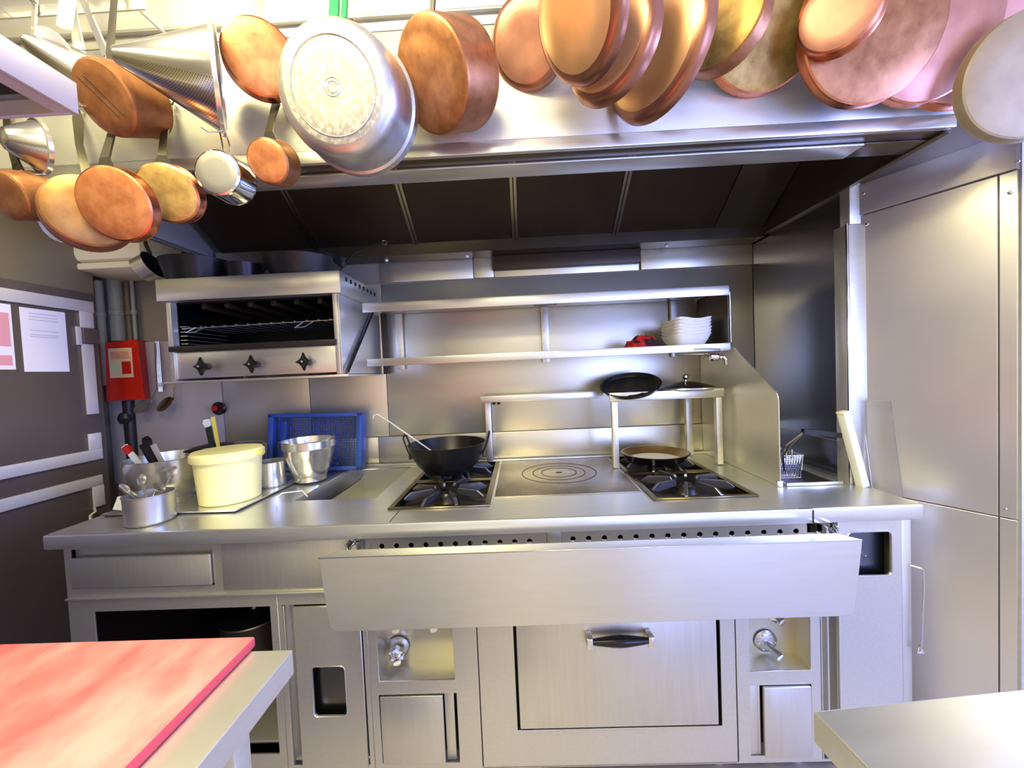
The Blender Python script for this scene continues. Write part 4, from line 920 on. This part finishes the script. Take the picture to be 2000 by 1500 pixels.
# stack of square bowls
def sqbowl_bm(s0=.070, s1=.104, h=.052, wave=.010):
    bm = bmesh.new(); n = 48
    def ring(s, z, wv):
        out = []
        for i in range(n):
            t = 2 * PI * i / n; c, q = math.cos(t), math.sin(t)
            k = s / ((abs(c) ** 5 + abs(q) ** 5) ** (1 / 5))
            corner = abs(math.sin(2 * t)) ** 3
            out.append(bm.verts.new((k * c, k * q, z + wv * corner)))
        return out
    R = [ring(s0, 0, 0), ring(s0 + .006, .004, 0), ring(s0 + (s1 - s0) * .6, h * .55, wave * .3), ring(s1, h, wave), ring(s1 - .004, h + .001, wave), ring(s0 + (s1 - s0) * .6 - .004, h * .58, wave * .3), ring(s0 + .002, .008, 0)]
    for a, b in zip(R, R[1:]):
        for i in range(n): bm.faces.new((a[i], a[(i + 1) % n], b[(i + 1) % n], b[i]))
    bm.faces.new(R[0][::-1]); bm.faces.new(R[-1])
    return bm
words = ['lowest white square bowl of the stack on the shelf', 'second white square bowl from the bottom of the stack', 'third white square bowl from the bottom of the stack', 'fourth white square bowl from the bottom, middle of the stack', 'fifth white square bowl from the bottom of the stack', 'topmost white square bowl of the stack on the shelf']
first = None
for k in range(6):
    M = Matrix.Translation((.885 + .001 * (k % 3 - 1), 2.065, 1.5205 + k * .0165)) @ Matrix.Rotation(.12 + .015 * k, 4, 'Z')
    if first is None: first = finish(sqbowl_bm(), 'square_bowl', PORC, None, True, mw=M); o = first
    else: o = first.copy(); COL.objects.link(o); o.matrix_world = M
    tag(o, words[k], 'bowl', 'square bowls on the wall shelf')
# red cloth
bm = bmesh.new(); bmesh.ops.create_icosphere(bm, subdivisions=4, radius=1)
for v in bm.verts:
    p = v.co.copy(); f = 1 + .20 * math.sin(5 * p.x + 3 * p.z) * math.cos(6 * p.y + 1) + .10 * math.sin(13 * p.x + 9 * p.y) + .06 * math.sin(21 * p.z + 11 * p.x)
    z = max(0, p.z) ** .9 * f
    v.co = Vector((p.x * .085 * f - .004, p.y * .06 * f, z * .062 * (1 - .5 * max(0, -p.x))))
rcl = tag(finish(bm, 'cloth', REDCL, None, True, mw=Matrix.Translation((.645, 2.03, 1.5205))), 'crumpled red and dark cloth on the lower wall shelf', 'cloth')

# ------------------------------------------------------------------ fryer corner
fr = thing('fryer', 'built-in fryer well at the right end of the worktop', 'fryer', (1.2, 1.7, .9))
boxes('well_rim', [(1.085, 1.315, 1.600, 1.612, .9008, .914), (1.085, 1.097, 1.612, 2.08, .9008, .910), (1.303, 1.315, 1.612, 2.08, .9008, .910), (1.097, 1.303, 2.068, 2.08, .9008, .910)], POLISH, fr, bev=.002)
box('oil_well', (1.097, 1.303, 1.613, 2.067, .9008, .902), IRON, fr, bev=0)
bk = thing('fryer_basket', 'wire fryer basket with a black handle right of the partition panel', 'basket', (1.17, 1.75, .90))
bm = bmesh.new()
bx0, bx1, by0, by1, bz0, bz1 = 1.10, 1.225, 1.70, 1.95, .906, 1.005
def P4(a, b, z, t): # tapered
    return z
for k in range(13):
    z = bz0 + (bz1 - bz0) * k / 12; i = .012 * (1 - k / 12)
    tube_bm(bm, [(bx0 + i, by0 + i, z), (bx1 - i, by0 + i, z), (bx1 - i, by1 - i, z), (bx0 + i, by1 - i, z), (bx0 + i, by0 + i, z)], .0013, 4)
for k in range(12):
    x = bx0 + (bx1 - bx0) * k / 11; tube_bm(bm, [(x, by0, bz1), (x * .9 + .1 * 1.1625, by0 + .012, bz0)], .0011, 4)
for k in range(16):
    y = by0 + (by1 - by0) * k / 15; tube_bm(bm, [(bx1, y, bz1), (bx1 - .012, y, bz0)], .0011, 4)
    tube_bm(bm, [(bx0, y, bz1), (bx0 + .012, y, bz0), (bx1 - .012, y, bz0)], .0011, 4)
mo = finish(bm, 'wire_mesh', CHROME, bk); mo['kind'] = 'stuff'
tube('top_frame', [(bx0, by0, bz1), (bx1, by0, bz1), (bx1, by1, bz1), (bx0, by1, bz1), (bx0, by0, bz1)], .003, CHROME, bk, 8)
for x in (1.150, 1.175): tube('hook_rod', [(x, by0 - .003, bz1 + .028), (x, by0 - .003, bz1 - .01)], .0035, CHROME, bk, 8)
for o_ in (0, .02): tube('handle_rod', [(1.128 + o_, by0 + .01, .935), (1.112 + o_, by0 - .01, 1.010), (1.108 + o_, 1.635, 1.065), (1.160, 1.602, 1.126)], .004, IRONS, bk, 8)
tube('handle_grip', [(1.155, 1.602, 1.128), (1.21, 1.600, 1.122), (1.302, 1.598, 1.106)], 0, BLK, bk, flat=[(.020, .020), (.024, .022), (.020, .020)], side=(0, 1, 0))
# white board leaning against the post, edge toward the room
wbd = thing('white_board', 'narrow white plastic board leaning against the post behind the worktop', 'board', (1.37, 1.56, .9))
MB_ = Matrix.Translation((1.368, 1.555, .9015)) @ Matrix.Rotation(math.radians(-13.5), 4, 'Y')
box('board', (-.014, .014, -.002, .035, 0, .305), WHITE, wbd, bev=.002, mw=MB_)
box('end_cap', (-.015, .015, -.003, .036, .3055, .315), CREAMP, wbd, bev=.001, mw=MB_)
brefl = tag(box('board_reflection', (-.045, .045, 0, .006, 0, .385), REFL, bev=.0015, mw=Matrix.Translation((1.436, 1.540, .862)) @ Matrix.Rotation(math.radians(-60.7 + 0), 4, 'Z') @ Matrix.Rotation(math.radians(-5), 4, 'Y')), 'added clear sheet imitating the white board reflected in the angled steel wall', 'sheet')  # clear pane added to imitate the white board mirrored in the steel wall

# ------------------------------------------------------------------ foreground tables
tl = thing('work_table', 'stainless table in the left foreground under the red board', 'table', (-1.2, .2, FZ))
TR = Matrix.Translation((-.472, .730, 0)) @ Matrix.Rotation(math.radians(-4.5), 4, 'Z')
bm = bmesh.new(); bx(bm, -1.78, 0, -1.1, 0, .852, .900, bev=.002); finish(bm, 'table_top', STEEL, tl, mw=Matrix.Translation((-.472, .730, 0)))
for x, y in ((-.55, .66), (-2.15, .66), (-.55, -.30), (-2.15, -.30)): box('leg', (x - .02, x + .02, y - .02, y + .02, FZ, .851), STEEL, tl, bev=.003)
cb = tag(box('cutting_board', (-2.05, -.553, -.30, .742, .9008, .922), BOARD, bev=.005), 'large worn red cutting board on the left foreground table', 'cutting board')
cb.data.materials.append(BEDGE)
for p in cb.data.polygons:
    if abs(p.normal.z) < .5: p.material_index = 1
trt = thing('work_table', 'stainless table corner in the right foreground', 'table', (1.0, .1, FZ))
TRM = Matrix.Translation((.417, .569, 0)) @ Matrix.Rotation(math.radians(5.0), 4, 'Z')
bm = bmesh.new(); bx(bm, 0, 1.4, -1.0, 0, .852, .900, bev=.003); finish(bm, 'table_top', TOPS, trt, mw=TRM)
for x, y in ((.08, -.08), (1.3, -.08), (.08, -.9), (1.3, -.9)): box('leg', (x - .02, x + .02, y - .02, y + .02, FZ, .851), STEEL, trt, bev=.003, mw=TRM)
